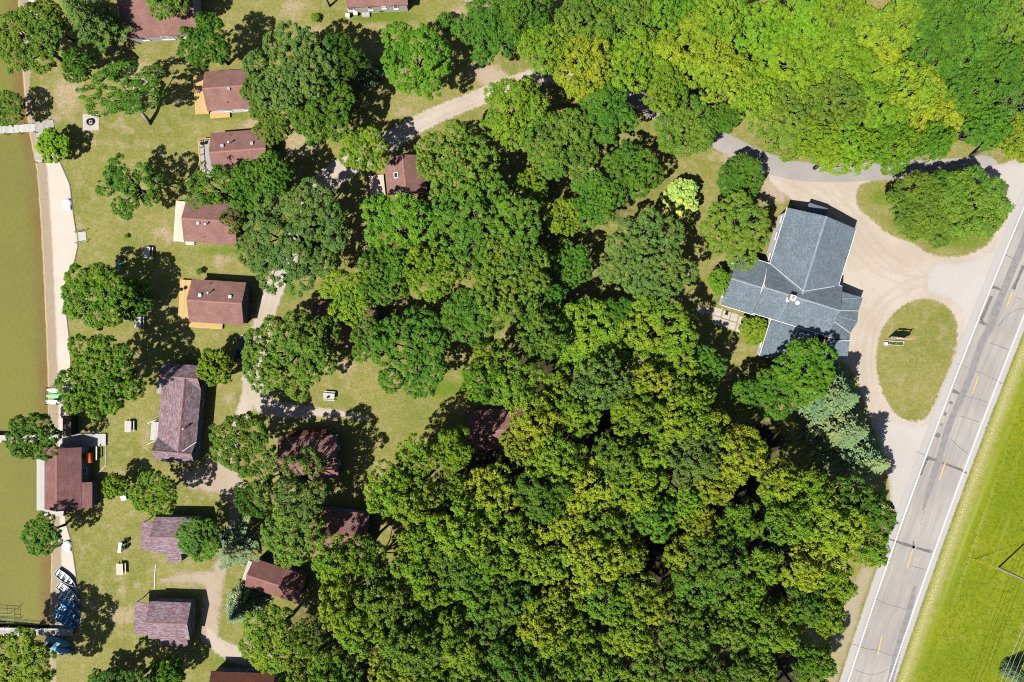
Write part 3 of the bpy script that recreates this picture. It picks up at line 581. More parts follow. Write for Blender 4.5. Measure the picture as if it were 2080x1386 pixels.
def tree(px, py, r, kind, hgt, colr, label, group='trees', name=None, rot=None, var=None, sq=1.0, cz=None):
    base, vs = variants(kind); i = tree_n[0]; tree_n[0] += 1
    hc = hgt*(cz if cz is not None else (.42 if kind in ('spruce', 'pine') else .68))
    p = W(px, py, hc); Rm = r*S*(1-hc/H)
    nm = name or {'spruce': 'spruce_tree', 'pine': 'pine_tree', 'oak': 'oak_tree', 'oakL': 'oak_tree', 'open': 'oak_tree', 'maple': 'broadleaf_tree', 'wood': 'broadleaf_tree', 'dense': 'broadleaf_tree', 'bush': 'shrub'}[kind]
    t = thing(nm, label, 'shrub' if nm == 'shrub' else 'tree', (p.x, p.y, 0), 0, group)
    tr, cr = vs[(i if var is None else var) % len(vs)]
    a = put('trunk', tr, t); b = put('crown', cr, t)
    rr = random.uniform(0, 6.28) if rot is None else rot
    for o in (a, b): o.rotation_euler.z = rr; o.scale = (Rm/base[0]*sq, Rm/base[0]/sq, hgt/base[1])
    c = COLR[colr]; j = random.uniform(.88, 1.12); k = random.uniform(.92, 1.08)
    b.color = (c[0]*j*k, c[1]*j, c[2]*j, 1)
    return t
LAWN_T = [
 (74,90,74,'oak',10,'olive','ragged olive tree leaning over the shore at the top left'), (100,50,45,'oak',9,'olive','upper small olive tree beside the top left pine'), (190,45,62,'pine',14,'grey','tall shaggy pine beside the top left brown cabin'),
 (165,140,34,'oak',8,'green','dark tree just south of the top left pine'), (268,188,76,'open',9,'green','open-branched oak with leaning bare trunk near the fire pit'), (18,222,38,'oak',5,'olive','shaggy green tree overhanging the water beside the upper pier'),
 (110,295,35,'bush',4.2,'lime','small round bright tree at the foot of the upper pier'), (270,378,66,'open',8.5,'green','open oak on the lawn west of the brown cabin deck'), (206,596,70,'oak',9,'bright','big round green tree at the lawn edge above the beach bend'),
 (272,608,38,'bush',6,'green','low shaded green tree joined to the round lawn tree'), (216,762,88,'oakL',11,'bright','broad bright green tree between the beach and the long cabin'), (78,888,54,'oak',9,'green','oak leaning over the middle pier beside the boathouse'),
 (237,988,27,'bush',5,'ygreen','small tree east of the boathouse gable'), (320,1002,48,'oak',8,'ygreen','tree standing at the south end of the long mixed-shingle cabin'), (94,1082,44,'oak',7,'green','tree overhanging the sand south of the boathouse'),
 (48,1345,84,'oak',10,'ygreen','large yellow-green tree in the bottom left corner over the south pier'), (342,1368,34,'bush',6,'bright','bright small tree at bottom edge south of the mixed-shingle cabin'), (262,1395,60,'oak',8,'dark','dark tree cut by the bottom edge left of the gravel track'),
 (212,1392,36,'bush',5,'green','low green tree at the bottom edge next to the corner tree'), (437,746,36,'bush',6,'ygreen','small round tree at the north-east corner of the long cabin'), (497,900,66,'oak',10,'olive','tree east of the long cabin across the track'),
 (592,722,92,'oakL',11,'olive','wide oak over the track south-east of the parked car'), (428,95,56,'oak',10,'green','dense green tree between the two upper brown cabins'), (352,0,50,'oak',9,'olive','tree cut by the top edge over the brown roof'), (650,-25,38,'oak',9,'green','tree cut by the top edge left of the tan walled house'),
 (640,36,9,'bush',1.2,'ygreen','tiny shrub on the top lawn left of the tan walled house'), (602,150,94,'oakL',12,'grey','large grey-green oak in the upper left centre'), (690,130,55,'oak',10,'dark','dark shaded tree between the grey-green oak and the little blue spruce'),
 (742,135,34,'spruce',8,'blue','small blue-grey spruce among the upper shadows'), (845,132,78,'oak',11,'bright','bright green tree north of the upper gravel track'), (660,232,72,'oak',10,'green','oak south of the large grey-green one, west of the track'), (744,312,50,'oak',9,'ygreen','yellowish green oak overhanging the track bend'),
 (560,250,48,'oak',9,'olive','oak between the third deck cabin and the upper track'), (540,190,42,'oak',9,'green','oak hugging the east end of the second brown cabin'), (988,70,66,'maple',12,'green','green tree at the west end of the upper wood'), (905,45,18,'bush',3,'green','little dark bush west of the upper wood'),
 (602,484,114,'oakL',11,'grey','huge grey-green oak at left centre over the track'), (440,388,60,'open',9,'green','open oak over the deck cabin roof with pale boards'), (515,382,52,'oak',9,'green','oak between the brown cabin and the huge left centre oak'), (478,450,28,'open',8,'olive','sparse oak limb crown over the pinkish roof'),
 (560,360,46,'oak',10,'green','dark green oak east of the third cabin'), (930,345,88,'oakL',12,'olive','large oak east of the small skylight cabin'), (1042,232,70,'maple',12,'ygreen','yellow-green tree hiding the gravel track end'), (1140,295,76,'oak',11,'olive','rounded olive oak below the upper wood'),
 (1230,225,66,'maple',11,'green','dark green tree west of the asphalt drive gap'), (1390,258,62,'dense',9,'olive','rounded dense olive tree on the inside of the asphalt drive'), (1468,245,30,'dense',8,'green','narrow green tree right of the rounded drive tree'),
 (1500,362,46,'dense',6,'green','dark compact tree at the drive corner north-west of the lodge'), (1385,400,38,'bush',4.5,'pale','pale yellow variegated small tree on the lawn'), (1494,470,76,'oak',8,'olive','spreading olive-green tree against the lodge west wall'), (1466,572,28,'bush',4,'bright','bright shrub below the spreading tree at the lodge corner'),
 (1280,348,62,'oak',9,'green','dark clumpy tree east of centre below the drive'), (1210,408,58,'oak',10,'green','green tree west of the dark clumpy one'), (1145,440,42,'oak',9,'yellow','yellowish tree crown in the middle of the upper grove'), (1080,385,40,'oak',8,'ygreen','small yellow-green crown in deep shade right of the large oak'),
 (1312,530,98,'oakL',11,'grey','broad grey-green oak west of the lodge patio'), (1155,540,48,'oak',8,'green','green tree between the central grove and the broad grey-green oak'), (985,465,112,'oakL',13,'green','huge central oak in the grove'), (1030,560,92,'oakL',13,'olive','big olive oak just south of the huge central oak'),
 (812,470,80,'oak',9.5,'bright','bright oak south of the skylight cabin'), (880,555,60,'oak',12,'ygreen','narrow tall oak west of the big olive oak'), (780,560,62,'oak',11,'green','oak in the shaded hollow left of the narrow tall oak'), (715,600,58,'oak',10,'ygreen','oak over the hidden cabin roof in the centre left'),
 (660,680,40,'oak',9,'olive','oak crown south-west of the hidden centre-left cabin'), (760,690,48,'oak',9,'green','oak south of the hidden centre-left cabin'), (840,715,90,'oakL',11,'green','broad dark green oak above the small clearing'), (965,645,66,'maple',11,'green','green tree in shade at the clearing corner'),
 (1090,610,56,'oak',10,'green','green tree with a dead limb near the middle'), (1190,690,78,'maple',12,'ygreen','yellow-green tree at the north tip of the south wood'), (1332,690,92,'oak',12,'ygreen','broad yellow-green tree south-west of the lodge patio'), (1250,650,48,'maple',11,'green','green tree tucked left of the patio yellow-green tree'), (1412,755,60,'oak',10,'green','green tree right below the patio yellow-green tree'),
 (1530,672,30,'bush',3,'ygreen','loose shrub in the corner of the lodge west wing'), (1632,752,66,'oak',10,'bright','big bright green tree below the lodge'), (1562,800,60,'oak',9,'green','green tree just left of the big bright one below the lodge'), (1520,800,40,'oak',8,'bright','bright green outer crown left of the big tree below the lodge'), (1530,915,30,'bush',5,'olive','lone olive sapling in the deep shadow beside the conifers'),
 (1692,800,76,'spruce',13,'sage','blue-green spruce at the forecourt edge below the lodge'), (1712,868,74,'spruce',12,'sage','middle blue-green spruce of the three by the forecourt'), (1752,928,72,'spruce',13,'sage','lowest blue-green spruce of the three, nearest the road'),
 (1868,422,66,'dense',8,'olive','dense island tree, west half, beside the road entrance'), (1966,420,74,'dense',8,'olive','dense island tree, east half, nearest the road'), (1918,388,44,'dense',7,'green','dark dense tree along the north of the road entrance island'), (1905,450,50,'dense',6,'olive','low dense tree along the south of the road entrance island'),
 (478,1108,58,'pine',9,'sage','grey-blue pine between the two mixed-shingle cabins and the track'), (408,1092,46,'maple',8,'green','green tree over the east half of the upper small mixed-shingle cabin'), (490,1235,46,'spruce',9,'blue','bluish spruce west of the tilted brown cabin'),
 (602,985,82,'open',14,'grey','grey-green oak with bare limbs over the two lower brown cabins'), (605,1080,66,'oak',11,'olive','olive oak between the two lower brown cabins'), (520,1010,40,'oak',9,'green','shadowed oak beside the lower track'), (560,1290,66,'maple',12,'ygreen','yellow-green tree south of the tilted brown cabin'),
 (2074,1376,24,'spruce',7,'blue','bluish conifer in the bottom right corner under the wires'), (405,552,7,'bush',1.2,'ygreen','tiny yellowish sapling north of the cedar deck cabin'), (890,1250-30,60,'maple',13,'green','tree in the west of the south wood beside the deep gap'), (256,480,5,'bush',0.6,'lime','small grass tuft shrub alone on the beach lawn'),
]
SQ = {(268, 188): dict(sq=1.28, rot=0.15), (602, 484): dict(sq=.96), (440, 388): dict(sq=1.1, rot=0)}
UP_T = [(1060,40,62,'green','first'),(1110,110,58,'ygreen','second'),(1190,60,66,'olive','third'),(1180,140,62,'yellow','fourth'),(1270,40,58,'olive','fifth'),(1285,130,64,'ygreen','sixth'),(1350,20,58,'bright','seventh'),(1390,115,84,'yellow','eighth'),(1450,40,66,'ygreen','ninth'),(1470,170,60,'yellow','tenth'),(1345,190,46,'ygreen','eleventh')]
for i, (px, py, r, c, wd) in enumerate(UP_T):
    LAWN_T.append((px, py, r, 'maple', 13, c, {'green': 'green', 'ygreen': 'yellow-green', 'olive': 'olive', 'yellow': 'yellowish', 'bright': 'bright green'}[c]+' tree of the upper wood, '+wd+' counted from its west end'))
UR_T = [(1540,70,62,'lime'),(1590,150,82,'lime'),(1530,210,46,'lime'),(1640,60,66,'lime'),(1600,255,80,'olive'),(1690,30,56,'ygreen'),(1700,130,68,'lime'),(1690,215,56,'olive'),(1745,70,50,'yellow'),(1760,150,62,'yellow'),(1710,310,60,'lime'),(1770,230,72,'lime'),(1795,305,50,'bright'),(1845,190,58,'yellow'),(1875,250,66,'yellow'),(1820,60,58,'ygreen'),(1895,60,72,'green'),(1880,140,62,'green'),(1950,110,66,'green'),(1990,40,62,'green'),(2050,60,56,'olive'),(2010,150,60,'green'),(1950,200,52,'green'),(2060,150,52,'olive'),(1882,296,38,'bright'),(1982,262,48,'green'),(2045,230,56,'grey'),(2052,284,50,'gold'),(2110,120,60,'green'),(2120,230,60,'ygreen'),(1650,292,44,'lime')]
CW = {'fgreen': 'mid-green', 'fdark': 'dark green', 'lime': 'lime-green', 'olive': 'olive', 'ygreen': 'yellow-green', 'yellow': 'yellow-tinged', 'bright': 'bright green', 'green': 'deep green', 'grey': 'grey-green', 'gold': 'golden-green'}
ORD = ['first', 'second', 'third', 'fourth', 'fifth', 'sixth', 'seventh', 'eighth', 'ninth', 'tenth', 'eleventh', 'twelfth', 'thirteenth', 'fourteenth', 'fifteenth', 'sixteenth']
def row_labels(lst, where, nrow):
    """rank trees by row (top to bottom) and place in the row (left to right)"""
    ys = sorted(p[1] for p in lst); out = {}
    for k in range(nrow):
        lo = ys[k*len(ys)//nrow]; hi = ys[(k+1)*len(ys)//nrow] if k < nrow-1 else 1e9
        row = sorted([p for p in lst if lo <= p[1] < hi], key=lambda p: p[0])
        for j, p in enumerate(row): out[id(p)] = f"{CW[p[3]]} tree, {ORD[j]} from left in {ORD[k]} row down of {where}"
    return out
lab = row_labels(UR_T, 'the upper right wood', 4)
UR_ALL = [(p[0], p[1], p[2], 'maple', 13, p[3], lab[id(p)], 'upper right wood') for p in UR_T]
FOREST = [(950,720),(1010,690),(1130,660),(1230,720),(1350,770),(1450,800),(1480,890),(1540,950),(1640,970),(1700,960),(1790,1000),(1780,1090),(1755,1160),(1690,1230),(1668,1310),(1655,1520),(560,1520),(570,1330),(640,1250),(680,1150),(790,1060),(790,960),(930,900),(980,860)]
def inside(p, poly):
    x, y = p; c = False
    for i in range(len(poly)):
        (x0, y0), (x1, y1) = poly[i], poly[i-1]
        if (y0 > y) != (y1 > y) and x < (x1-x0)*(y-y0)/(y1-y0)+x0: c = not c
    return c
FT = []; rr = random.Random(21)
y = 700; k = 0
while y < 1500:
    x = 560+(k % 2)*44
    while x < 1800:
        p = (x+rr.uniform(-20, 20), y+rr.uniform(-18, 18))
        if inside(p, FOREST) and not (975 < p[0] < 1080 and 835 < p[1] < 892):
            top = p[1] < 1080
            c = rr.choices(['ygreen', 'yellow', 'olive', 'fgreen', 'fdark', 'grey'], [5, 6 if p[0] > 950 else 3, 1.5, 1.8, .6, .4] if top else [5, 4.0 if p[0] > 780 else 1.5, 2.0, 2.2, 1.2, .6])[0]
            FT.append((p[0], p[1], rr.choice((rr.uniform(40, 52), rr.uniform(50, 62), rr.uniform(54, 68))), c))
        x += 90
    y += 72; k += 1
EDGE = [(925,905,44,'ygreen'),(800,985,56,'ygreen'),(850,930,50,'ygreen'),(1765,1040,46,'green'),(1752,1105,42,'ygreen'),(1720,1010,48,'green'),(1690,1180,42,'ygreen'),(1668,1240,40,'ygreen'),(1640,1330,46,'bright'),(690,1130,52,'ygreen'),(985,770,48,'bright'),(1000,730,44,'ygreen'),(1425,870,50,'yellow'),(1400,810,44,'ygreen')]
FT = [p for p in FT if all(math.hypot(p[0]-e[0], p[1]-e[1]) > 45 for e in EDGE)]+EDGE
lab2 = row_labels(FT, 'the large south wood', 9)
TREES = {}
for a in LAWN_T: TREES[a[:2]] = tree(a[0], a[1], a[2], a[3], a[4], a[5], a[6], 'trees around the cabins and lodge', **SQ.get(a[:2], {}))
for a in UR_ALL: tree(*a[:4], rr.uniform(11, 15.5), *a[5:])
for p in FT: tree(p[0], p[1], p[2], 'wood', 8.5+p[2]*.14+rr.uniform(-1.5, 1.5), p[3], lab2[id(p)], 'trees of the large south wood')

# the open oak by the fire pit leans on a long bare trunk
t4 = TREES[(268, 188)]
for c_ in list(t4.children):
    if c_.name.startswith('trunk'): bpy.data.objects.remove(c_)
b0 = W(305, 251)-Vector((t4.location.x, t4.location.y, 0)); mb = MB()
mb.tube([(b0.x, b0.y, -.1), (b0.x*.72-.1, b0.y*.72, 2.3), (b0.x*.35-.5, b0.y*.35+.2, 4.4), (-.6, .1, 6.2)], [.36, .30, .25, .16], 9)
for i_ in range(9):
    a_ = i_*.7; e_ = Vector((4.6*math.cos(a_)*1.2, 4.2*math.sin(a_)*.75, 6.8+.7*math.sin(i_*2.1))); k_ = Vector((b0.x*.35-.5, b0.y*.35+.2, 4.4))
    mb.tube([k_, k_.lerp(e_, .5)+Vector((.3*math.sin(i_*3), .3*math.cos(i_*2), .5)), e_], [.15, .10, .03], 6)
mb.build('trunk', plain('bark_pale', (0.30, 0.285, 0.26), 0.9, 0.3, 5), t4, True)

# ------------------------------------------------------------------ buildings
def pyr_roof(mb, pts): mb.add(pts, [tuple(range(len(pts)))])
def slab(name, a, b, c, d, th, mat, parent, loc=(0, 0, 0), rz=0.0):
    """roof panel: corners a-b along the eave, c-d along the ridge (a,b,c,d anticlockwise from above)"""
    mb = MB(); t = [Vector(p) for p in (a, b, c, d)]; u = [p-Vector((0, 0, th)) for p in t]
    mb.add(t+u, [(0, 1, 2, 3), (7, 6, 5, 4)]+[(i, i+4, (i+1) % 4+4, (i+1) % 4) for i in range(4)])
    return mb.build(name, mat, parent, loc=loc, rz=rz)
def gable(parent, cx, cy, rz, L, Wd, eave, rise, oh, roof, wall, ridge, off=0.0, walls=True, trim=None):
    """gabled block, ridge along local x; L, Wd are the roof's outer size"""
    x, y = L/2, Wd/2; zr = eave+rise; loc = (cx, cy, 0); out = []
    if walls:
        mb = MB(); wx, wy = x-oh, y-oh; ze = eave-0.08
        zl = lambda yy_: ze+(rise)*(1-abs(yy_-off)/((y-off) if yy_ > off else (y+off)))-0.06
        sec = [(-wy, 0), (wy, 0), (wy, zl(wy)), (off, zr-0.16), (-wy, zl(-wy))]
        vs = [(s*wx, p[0], p[1]) for s in (-1, 1) for p in sec]
        mb.add(vs, [(0, 4, 3, 2, 1), (5, 6, 7, 8, 9)]+[(i, (i+1) % 5, (i+1) % 5+5, i+5) for i in range(5)])
        out.append(mb.build('wall', wall, parent, loc=loc, rz=rz))
    out.append(slab('roof_slope', (-x, -y, eave), (x, -y, eave), (x, off, zr), (-x, off, zr), .13, roof, parent, loc, rz))
    out.append(slab('roof_slope', (x, y, eave), (-x, y, eave), (-x, off, zr), (x, off, zr), .13, roof, parent, loc, rz))
    mb = MB(); s1, s2 = rise/(y+off), rise/(y-off); e = .15
    mb.add([(-x-.01, off-e, zr-e*s1+.025), (x+.01, off-e, zr-e*s1+.025), (x+.01, off, zr+.035), (-x-.01, off, zr+.035), (-x-.01, off+e, zr-e*s2+.025), (x+.01, off+e, zr-e*s2+.025)], [(0, 1, 2, 3), (3, 2, 5, 4)])
    out.append(mb.build('ridge_cap', ridge, parent, loc=loc, rz=rz))
    if trim:
        mb = MB()
        for s in (-1, 1):
            mb.box((0, s*(y+.03), eave-.07), (L, .06, .16))
        out.append(mb.build('gutter', trim, parent, loc=loc, rz=rz))
    return out
WIN = {}
def window(parent, x, y, z, ang, wd=1.0, ht=1.0, sill=True):
    """window on a wall, ang = outward normal direction in the house frame"""
    mb = MB(); t = .09
    for s in (-1, 1): mb.box((0, s*(wd/2-t/2), 0), (.08, t, ht)); mb.box((0, 0, s*(ht/2-t/2)), (.08, wd-2*t, t))
    mb.box((0, 0, 0), (.06, wd-2*t, .05))
    f = mb.build('window', M['trim'], parent, loc=(x, y, z), rz=ang)
    put('pane', MB().box((-.005, 0, 0), (.03, wd-2*t, ht-2*t)).mesh('pane', M['glass']), f)
    if sill: put('sill', MB().box((.06, 0, -ht/2-.03), (.16, wd+.1, .05)).mesh('sill', M['trim']), f)
    return f
def door(parent, x, y, ang, mat=None):
    d = MB().box((0, 0, 1.05), (.06, .92, 2.05)).build('door', mat or M['door'], parent, loc=(x, y, .05), rz=ang)
    put('handle', MB().box((.06, .36, 1.0), (.06, .05, .14)).mesh('handle', M['metal']), d)
    return d
def deck(parent, x, y, lx, ly, z, mat, along='y', rails='', rz=0.0, bw=.145):
    """raised board deck centred at x,y: a frame with single boards; rails: sides among w e n s"""
    mb = MB(); mb.box((0, 0, z-.14), (lx-.06, ly-.06, .16))
    for sx in (-1, 1):
        for sy in (-1, 1): mb.box((sx*(lx/2-.15), sy*(ly/2-.15), (z-.22)/2), (.12, .12, z-.22)) if z > .3 else None
    d = mb.build('deck', mat, parent, loc=(x, y, 0), rz=rz)
    n = max(2, int((lx if along == 'y' else ly)/bw)); step = (lx if along == 'y' else ly)/n
    dim = (step-.012, ly, .04) if along == 'y' else (lx, step-.012, .04)
    me = MB().box((0, 0, 0), dim).mesh('plank', mat)
    for i in range(n):
        q = -((lx if along == 'y' else ly)/2)+(i+.5)*step
        put('plank', me, d, (q, random.uniform(-.02, .02), z-.02+random.uniform(-.004, .004)) if along == 'y' else (random.uniform(-.02, .02), q, z-.02+random.uniform(-.004, .004)))
    for s in rails:
        mb = MB(); h = .95
        a, b = {'w': ((-lx/2, -ly/2), (-lx/2, ly/2)), 'e': ((lx/2, -ly/2), (lx/2, ly/2)), 'n': ((-lx/2, ly/2), (lx/2, ly/2)), 's': ((-lx/2, -ly/2), (lx/2, -ly/2))}[s]
        a, b = Vector((*a, 0)), Vector((*b, 0)); ln = (b-a).length; ang = math.atan2(b.y-a.y, b.x-a.x)
        mb.box(((a.x+b.x)/2, (a.y+b.y)/2, z+h), (ln, .14, .045), ang); mb.box(((a.x+b.x)/2, (a.y+b.y)/2, z+.12), (ln, .05, .08), ang)
        for i in range(int(ln/1.5)+2):
            p = a.lerp(b, i/(int(ln/1.5)+1)); mb.box((p.x, p.y, z+h/2), (.09, .09, h-.05), ang)
        for i in range(int(ln/.16)):
            p = a.lerp(b, (i+.5)/int(ln/.16)); mb.box((p.x, p.y, z+.5), (.035, .035, .8), ang)
        put('railing', mb.mesh('railing', mat), d)
    return d
def steps(parent, x, y, lx, ly, z, mat, n=2, rz=0.0, axis='y'):
    mb = MB()
    for i in range(n):
        h = z*(n-i)/(n+1)
        if axis == 'y': mb.box((0, -(i+.5)*ly/n+ly/2, h-.03), (lx, ly/n-.01, .05))
        else: mb.box(((i+.5)*lx/n-lx/2, 0, h-.03), (lx/n-.01, ly, .05))
    mb.box((-lx/2+.05, 0, z*.25), (.05, ly, z*.4)); mb.box((lx/2-.05, 0, z*.25), (.05, ly, z*.4))
    return mb.build('steps', mat, parent, loc=(x, y, 0), rz=rz)
class House:
    def __init__(s, name, label, cx, cy, rot, eave=2.6, cat='cabin'):
        s.p = W(cx, cy, eave); s.rot = R_(rot); s.o = thing(name, label, cat, (s.p.x, s.p.y, 0), s.rot)
    def loc(s, px, py, h):
        d = W(px, py, h)-s.p; c, n = math.cos(-s.rot), math.sin(-s.rot)
        return (d.x*c-d.y*n, d.x*n+d.y*c)
def vent(H_, px, py, eave, rise, half, kind='pipe', off=0.0, cx=0.0):
    for _ in range(3):
        z = eave+rise*.6
        for _i in range(4):
            x, y = H_.loc(px, py, z); z = eave+rise*(1-min(1, abs(y-off)/half))
    if kind == 'pipe':
        mb = MB().lathe([(.09, -.1), (.09, .75), (.17, .76), (.17, .86), (.02, .92)], 10); o = mb.build('chimney_pipe', M['metal'], H_.o, loc=(x, y, z))
    elif kind == 'box':
        mb = MB().box((0, 0, .08), (.42, .42, .22)); mb.box((0, 0, .22), (.52, .52, .06)); o = mb.build('roof_vent', M['metal'], H_.o, loc=(x, y, z))
    else:
        mb = MB().lathe([(.06, -.1), (.06, .3), (.05, .31)], 8); o = mb.build('vent_pipe', M['dark_metal'], H_.o, loc=(x, y, z))
    return o
K = S*(1-2.6/H)
def cabin(name, label, cx, cy, L, Wd, rot, roof='shin_brown', wall='siding', ridge='ridge_brown', eave=2.6, rise=1.35, oh=.35, vents=(), off=0.0, south=2, north=1, east=2, west=1):
    h = House(name, label, cx, cy, rot, eave); L, Wd = L*K, Wd*K
    gable(h.o, 0, 0, 0, L, Wd, eave, rise, oh, M[roof], M[wall], M[ridge], off)
    x, y = L/2-oh+.03, Wd/2-oh+.03
    for i in range(south): window(h.o, (-.5+(i+.5)/south)*(L-2.2), -y, 1.45, -math.pi/2, 1.1, 1.0)
    for i in range(north): window(h.o, (-.5+(i+.5)/north)*(L-2.2)+.8, y, 1.45, math.pi/2, 1.0, .9)
    for i in range(east): window(h.o, x, (-.5+(i+.5)/east)*(Wd-2), 1.5, 0, .9, 1.0)
    if west:
        door(h.o, -x, -.6, math.pi); window(h.o, -x, Wd*.25, 1.5, math.pi, 1.2, 1.0); window(h.o, -x, -Wd*.30, 1.5, math.pi, .8, 1.0)
    for v in vents: vent(h, v[0], v[1], eave, rise, Wd/2, v[2])
    h.L, h.W, h.eave, h.rise = L, Wd, eave, rise
    return h
def hdeck(h, px, py, wpx, hpx, z, mat, along='y', rails=''):
    x, y = h.loc(px, py, z); return deck(h.o, x, y, wpx*S, hpx*S, z, M[mat], along, rails)

A = cabin('brown_cabin', 'brown roofed cabin with tan south wall at top left beside the pine', 322, -8, 150, 164, 3.4, eave=2.7, rise=1.9, south=3)
hdeck(A, 245, -8, 14, 90, .5, 'cedar', 'y')
x, y = A.loc(341, 79, 1.4); window(A.o, x, -A.W/2+.35-.04, 1.4, -math.pi/2, 1.9, 1.1)
B = cabin('brown_cabin', 'brown roofed cabin with a yellow cedar deck and angled ramp', 473, 182, 110, 80, 4, wall='siding_white', vents=[(465,181,'box'),(463,209,'x')])
d = hdeck(B, 408, 192, 27, 80, .6, 'cedar', 'y')
x, y = B.loc(447, 233, .3); deck(B.o, x, y, 40*S, 14*S, .35, M['cedar'], 'x')
C = cabin('brown_cabin', 'brown roofed cabin with grey deck boards edged by orange rails', 488, 310, 114, 88, 4.5, vents=[(452,297,'box'),(468,291,'pipe'),(512,292,'box'),(469,275,'x')])
hdeck(C, 420, 322, 26, 76, .6, 'grey_wood', 'y', ''); 
x, y = C.loc(409, 322, .6); 
for nm, rx, ry, lx, ly in [('railing', 408, 322, .14, 76*S), ('railing', 420, 284, 26*S, .14)]:
    x, y = C.loc(rx, ry, 1.0); mb = MB().box((0, 0, 1.5), (lx, ly, .05))
    nn = int(max(lx, ly)/1.5)+1
    for i in range(nn+1):
        t = -.5+i/nn; mb.box((t*(lx if lx > ly else 0)*.97, t*(ly if ly > lx else 0)*.97, 1.0), (.09, .09, 1.0))
    mb.build(nm, M['cedar'], C.o, loc=(x, y, 0))
x, y = C.loc(470, 362, .4); deck(C.o, x, y, 18*S, 9*S, .4, M['cedar'], 'x')
D = cabin('brown_cabin', 'brown roofed cabin with a long cream boarded deck', 430, 450, 108, 88, -4, vents=[(403,454,'box'),(421,456,'pipe'),(415,482,'x')])
hdeck(D, 366, 450, 23, 82, .55, 'cream_wood', 'y')
x, y = D.loc(385, 494, .3); steps(D.o, x, y, 19*S, 7*S, .45, M['cream_wood'])
E = cabin('brown_cabin', 'brown roofed cabin with bright cedar deck west and cedar strip south', 442, 614, 111, 87, -3.7, vents=[(407,600,'box'),(426,595,'pipe'),(468,603,'box'),(428,576,'x')])
hdeck(E, 377, 611, 27, 84, .6, 'cedar', 'y')
x, y = E.loc(418, 659, .4); deck(E.o, x, y, 68*S, 16*S, .4, M['cedar'], 'x')
# long house F
Fh = House('long_cabin', 'long cabin with red and lavender mixed shingles and cross gables', 364, 840, 85, 2.8)
LF, WF = 200*K, 80*K
gable(Fh.o, 0, 0, 0, 152*K, WF, 2.8, 1.55, .35, M['shin_mix'], M['siding'], M['ridge_mix'], off=-1.1)
gable(Fh.o, LF/2-25*K, 0, math.pi/2, WF+.04, 50*K, 2.8, 1.6, .35, M['shin_mix'], M['siding'], M['ridge_mix'])
gable(Fh.o, -LF/2+24*K, 0, math.pi/2, WF+.04, 48*K, 2.8, 1.6, .35, M['shin_mix'], M['siding'], M['ridge_mix'])
def vstrip(parent, pts, wd, mat, name='valley_flashing'):
    """flat flashing along a 3D polyline in house coordinates"""
    mb = MB()
    for a, b in zip(pts[:-1], pts[1:]):
        a, b = Vector(a), Vector(b); d = (b-a); n = Vector((-d.y, d.x, 0)).normalized()*wd/2
        mb.add([a-n, b-n, b+n, a+n, a-n-Vector((0, 0, .05)), b-n-Vector((0, 0, .05)), b+n-Vector((0, 0, .05)), a+n-Vector((0, 0, .05))], [(0, 1, 2, 3), (0, 4, 5, 1), (2, 6, 7, 3), (7, 6, 5, 4), (1, 5, 6, 2), (3, 7, 4, 0)])
    return mb.build(name, mat, parent)
for (p0, h0), (p1, h1) in [(((331,778),2.9),((375,767),4.05)), (((385,769),4.05),((404,782),3.2)), (((400,898),2.95),((371,917),4.05))]:
    vstrip(Fh.o, [(*Fh.loc(*p0, h0), h0+.24), (*Fh.loc(*p1, h1), h1+.24)], .11, M['trim'])
vent(Fh, 376, 870, 2.8, 1.6, WF/2-1.1, 'pipe', off=-1.1)
for t in (-.33, -.1, .12, .33): window(Fh.o, t*LF, -WF/2+.32, 1.5, -math.pi/2, 1.1, 1.0); 
for t in (-.28, .0, .28): window(Fh.o, t*LF, WF/2-.32, 1.5, math.pi/2, 1.1, 1.0)
door(Fh.o, -.12*LF, WF/2-.32, math.pi/2); window(Fh.o, -LF/2+.38, -1.0, 1.5, math.pi, 1.0, 1.0)
x, y = Fh.loc(315, 876, .35); deck(Fh.o, x, y, 38*S, 17*S, .35, M['pale_wood'], 'x')
x, y = Fh.loc(325, 787, .3); deck(Fh.o, x, y, 26*S, 13*S, .3, M['grey_wood'], 'x')
for px, py, hh in ((311, 856, 1.1), (311, 898, 1.1)):
    x, y = Fh.loc(px, py, .6); MB().box((0, 0, .95), (.08, 1.6, .06)).box((0, -.75, .5), (.08, .08, .95)).box((0, .75, .5), (.08, .08, .95)).build('handrail', M['trim'], Fh.o, loc=(x, y, 0), rz=.5)
# boathouse G
G = House('boathouse', 'russet roofed boathouse on the shore with a white board deck', 128, 972, 90, 2.7, 'boathouse')
LG, WG = 126*K, 75*K
gable(G.o, 0, 0, 0, LG, WG, 2.7, 1.45, .3, M['shin_speck'], M['siding'], M['ridge_brown'], off=0.15)
x, y = G.loc(176, 1006, 2.4); slab('roof_slope', (x-53*K/2, y-11*K, 2.35), (x+53*K/2, y-11*K, 2.35), (x+53*K/2, y+12*K, 2.74), (x-53*K/2, y+12*K, 2.74), .12, M['shin_speck'], G.o)
MB().box((x, y+.2, 1.1), (50*K, 1.3, 2.2)).build('wall', M['siding_grey'], G.o)
x, y = G.loc(84, 985, .3); deck(G.o, x, y, 104*S, 19*S, .3, M['pale_wood'], 'x')
x, y = G.loc(110, 1042, .3); deck(G.o, x, y, 14*S, 40*S, .3, M['pale_wood'], 'y')
x, y = G.loc(158, 895, .35); deck(G.o, x, y, 27*S, 62*S, .35, M['grey_wood'], 'y')
x, y = G.loc(199, 894, .3); deck(G.o, x, y, 25*S, 32*S, .3, M['pale_wood'], 'x')
for t in (-.3, .05, .3): window(G.o, t*LG, WG/2-.27, 1.5, math.pi/2, 1.2, 1.0)
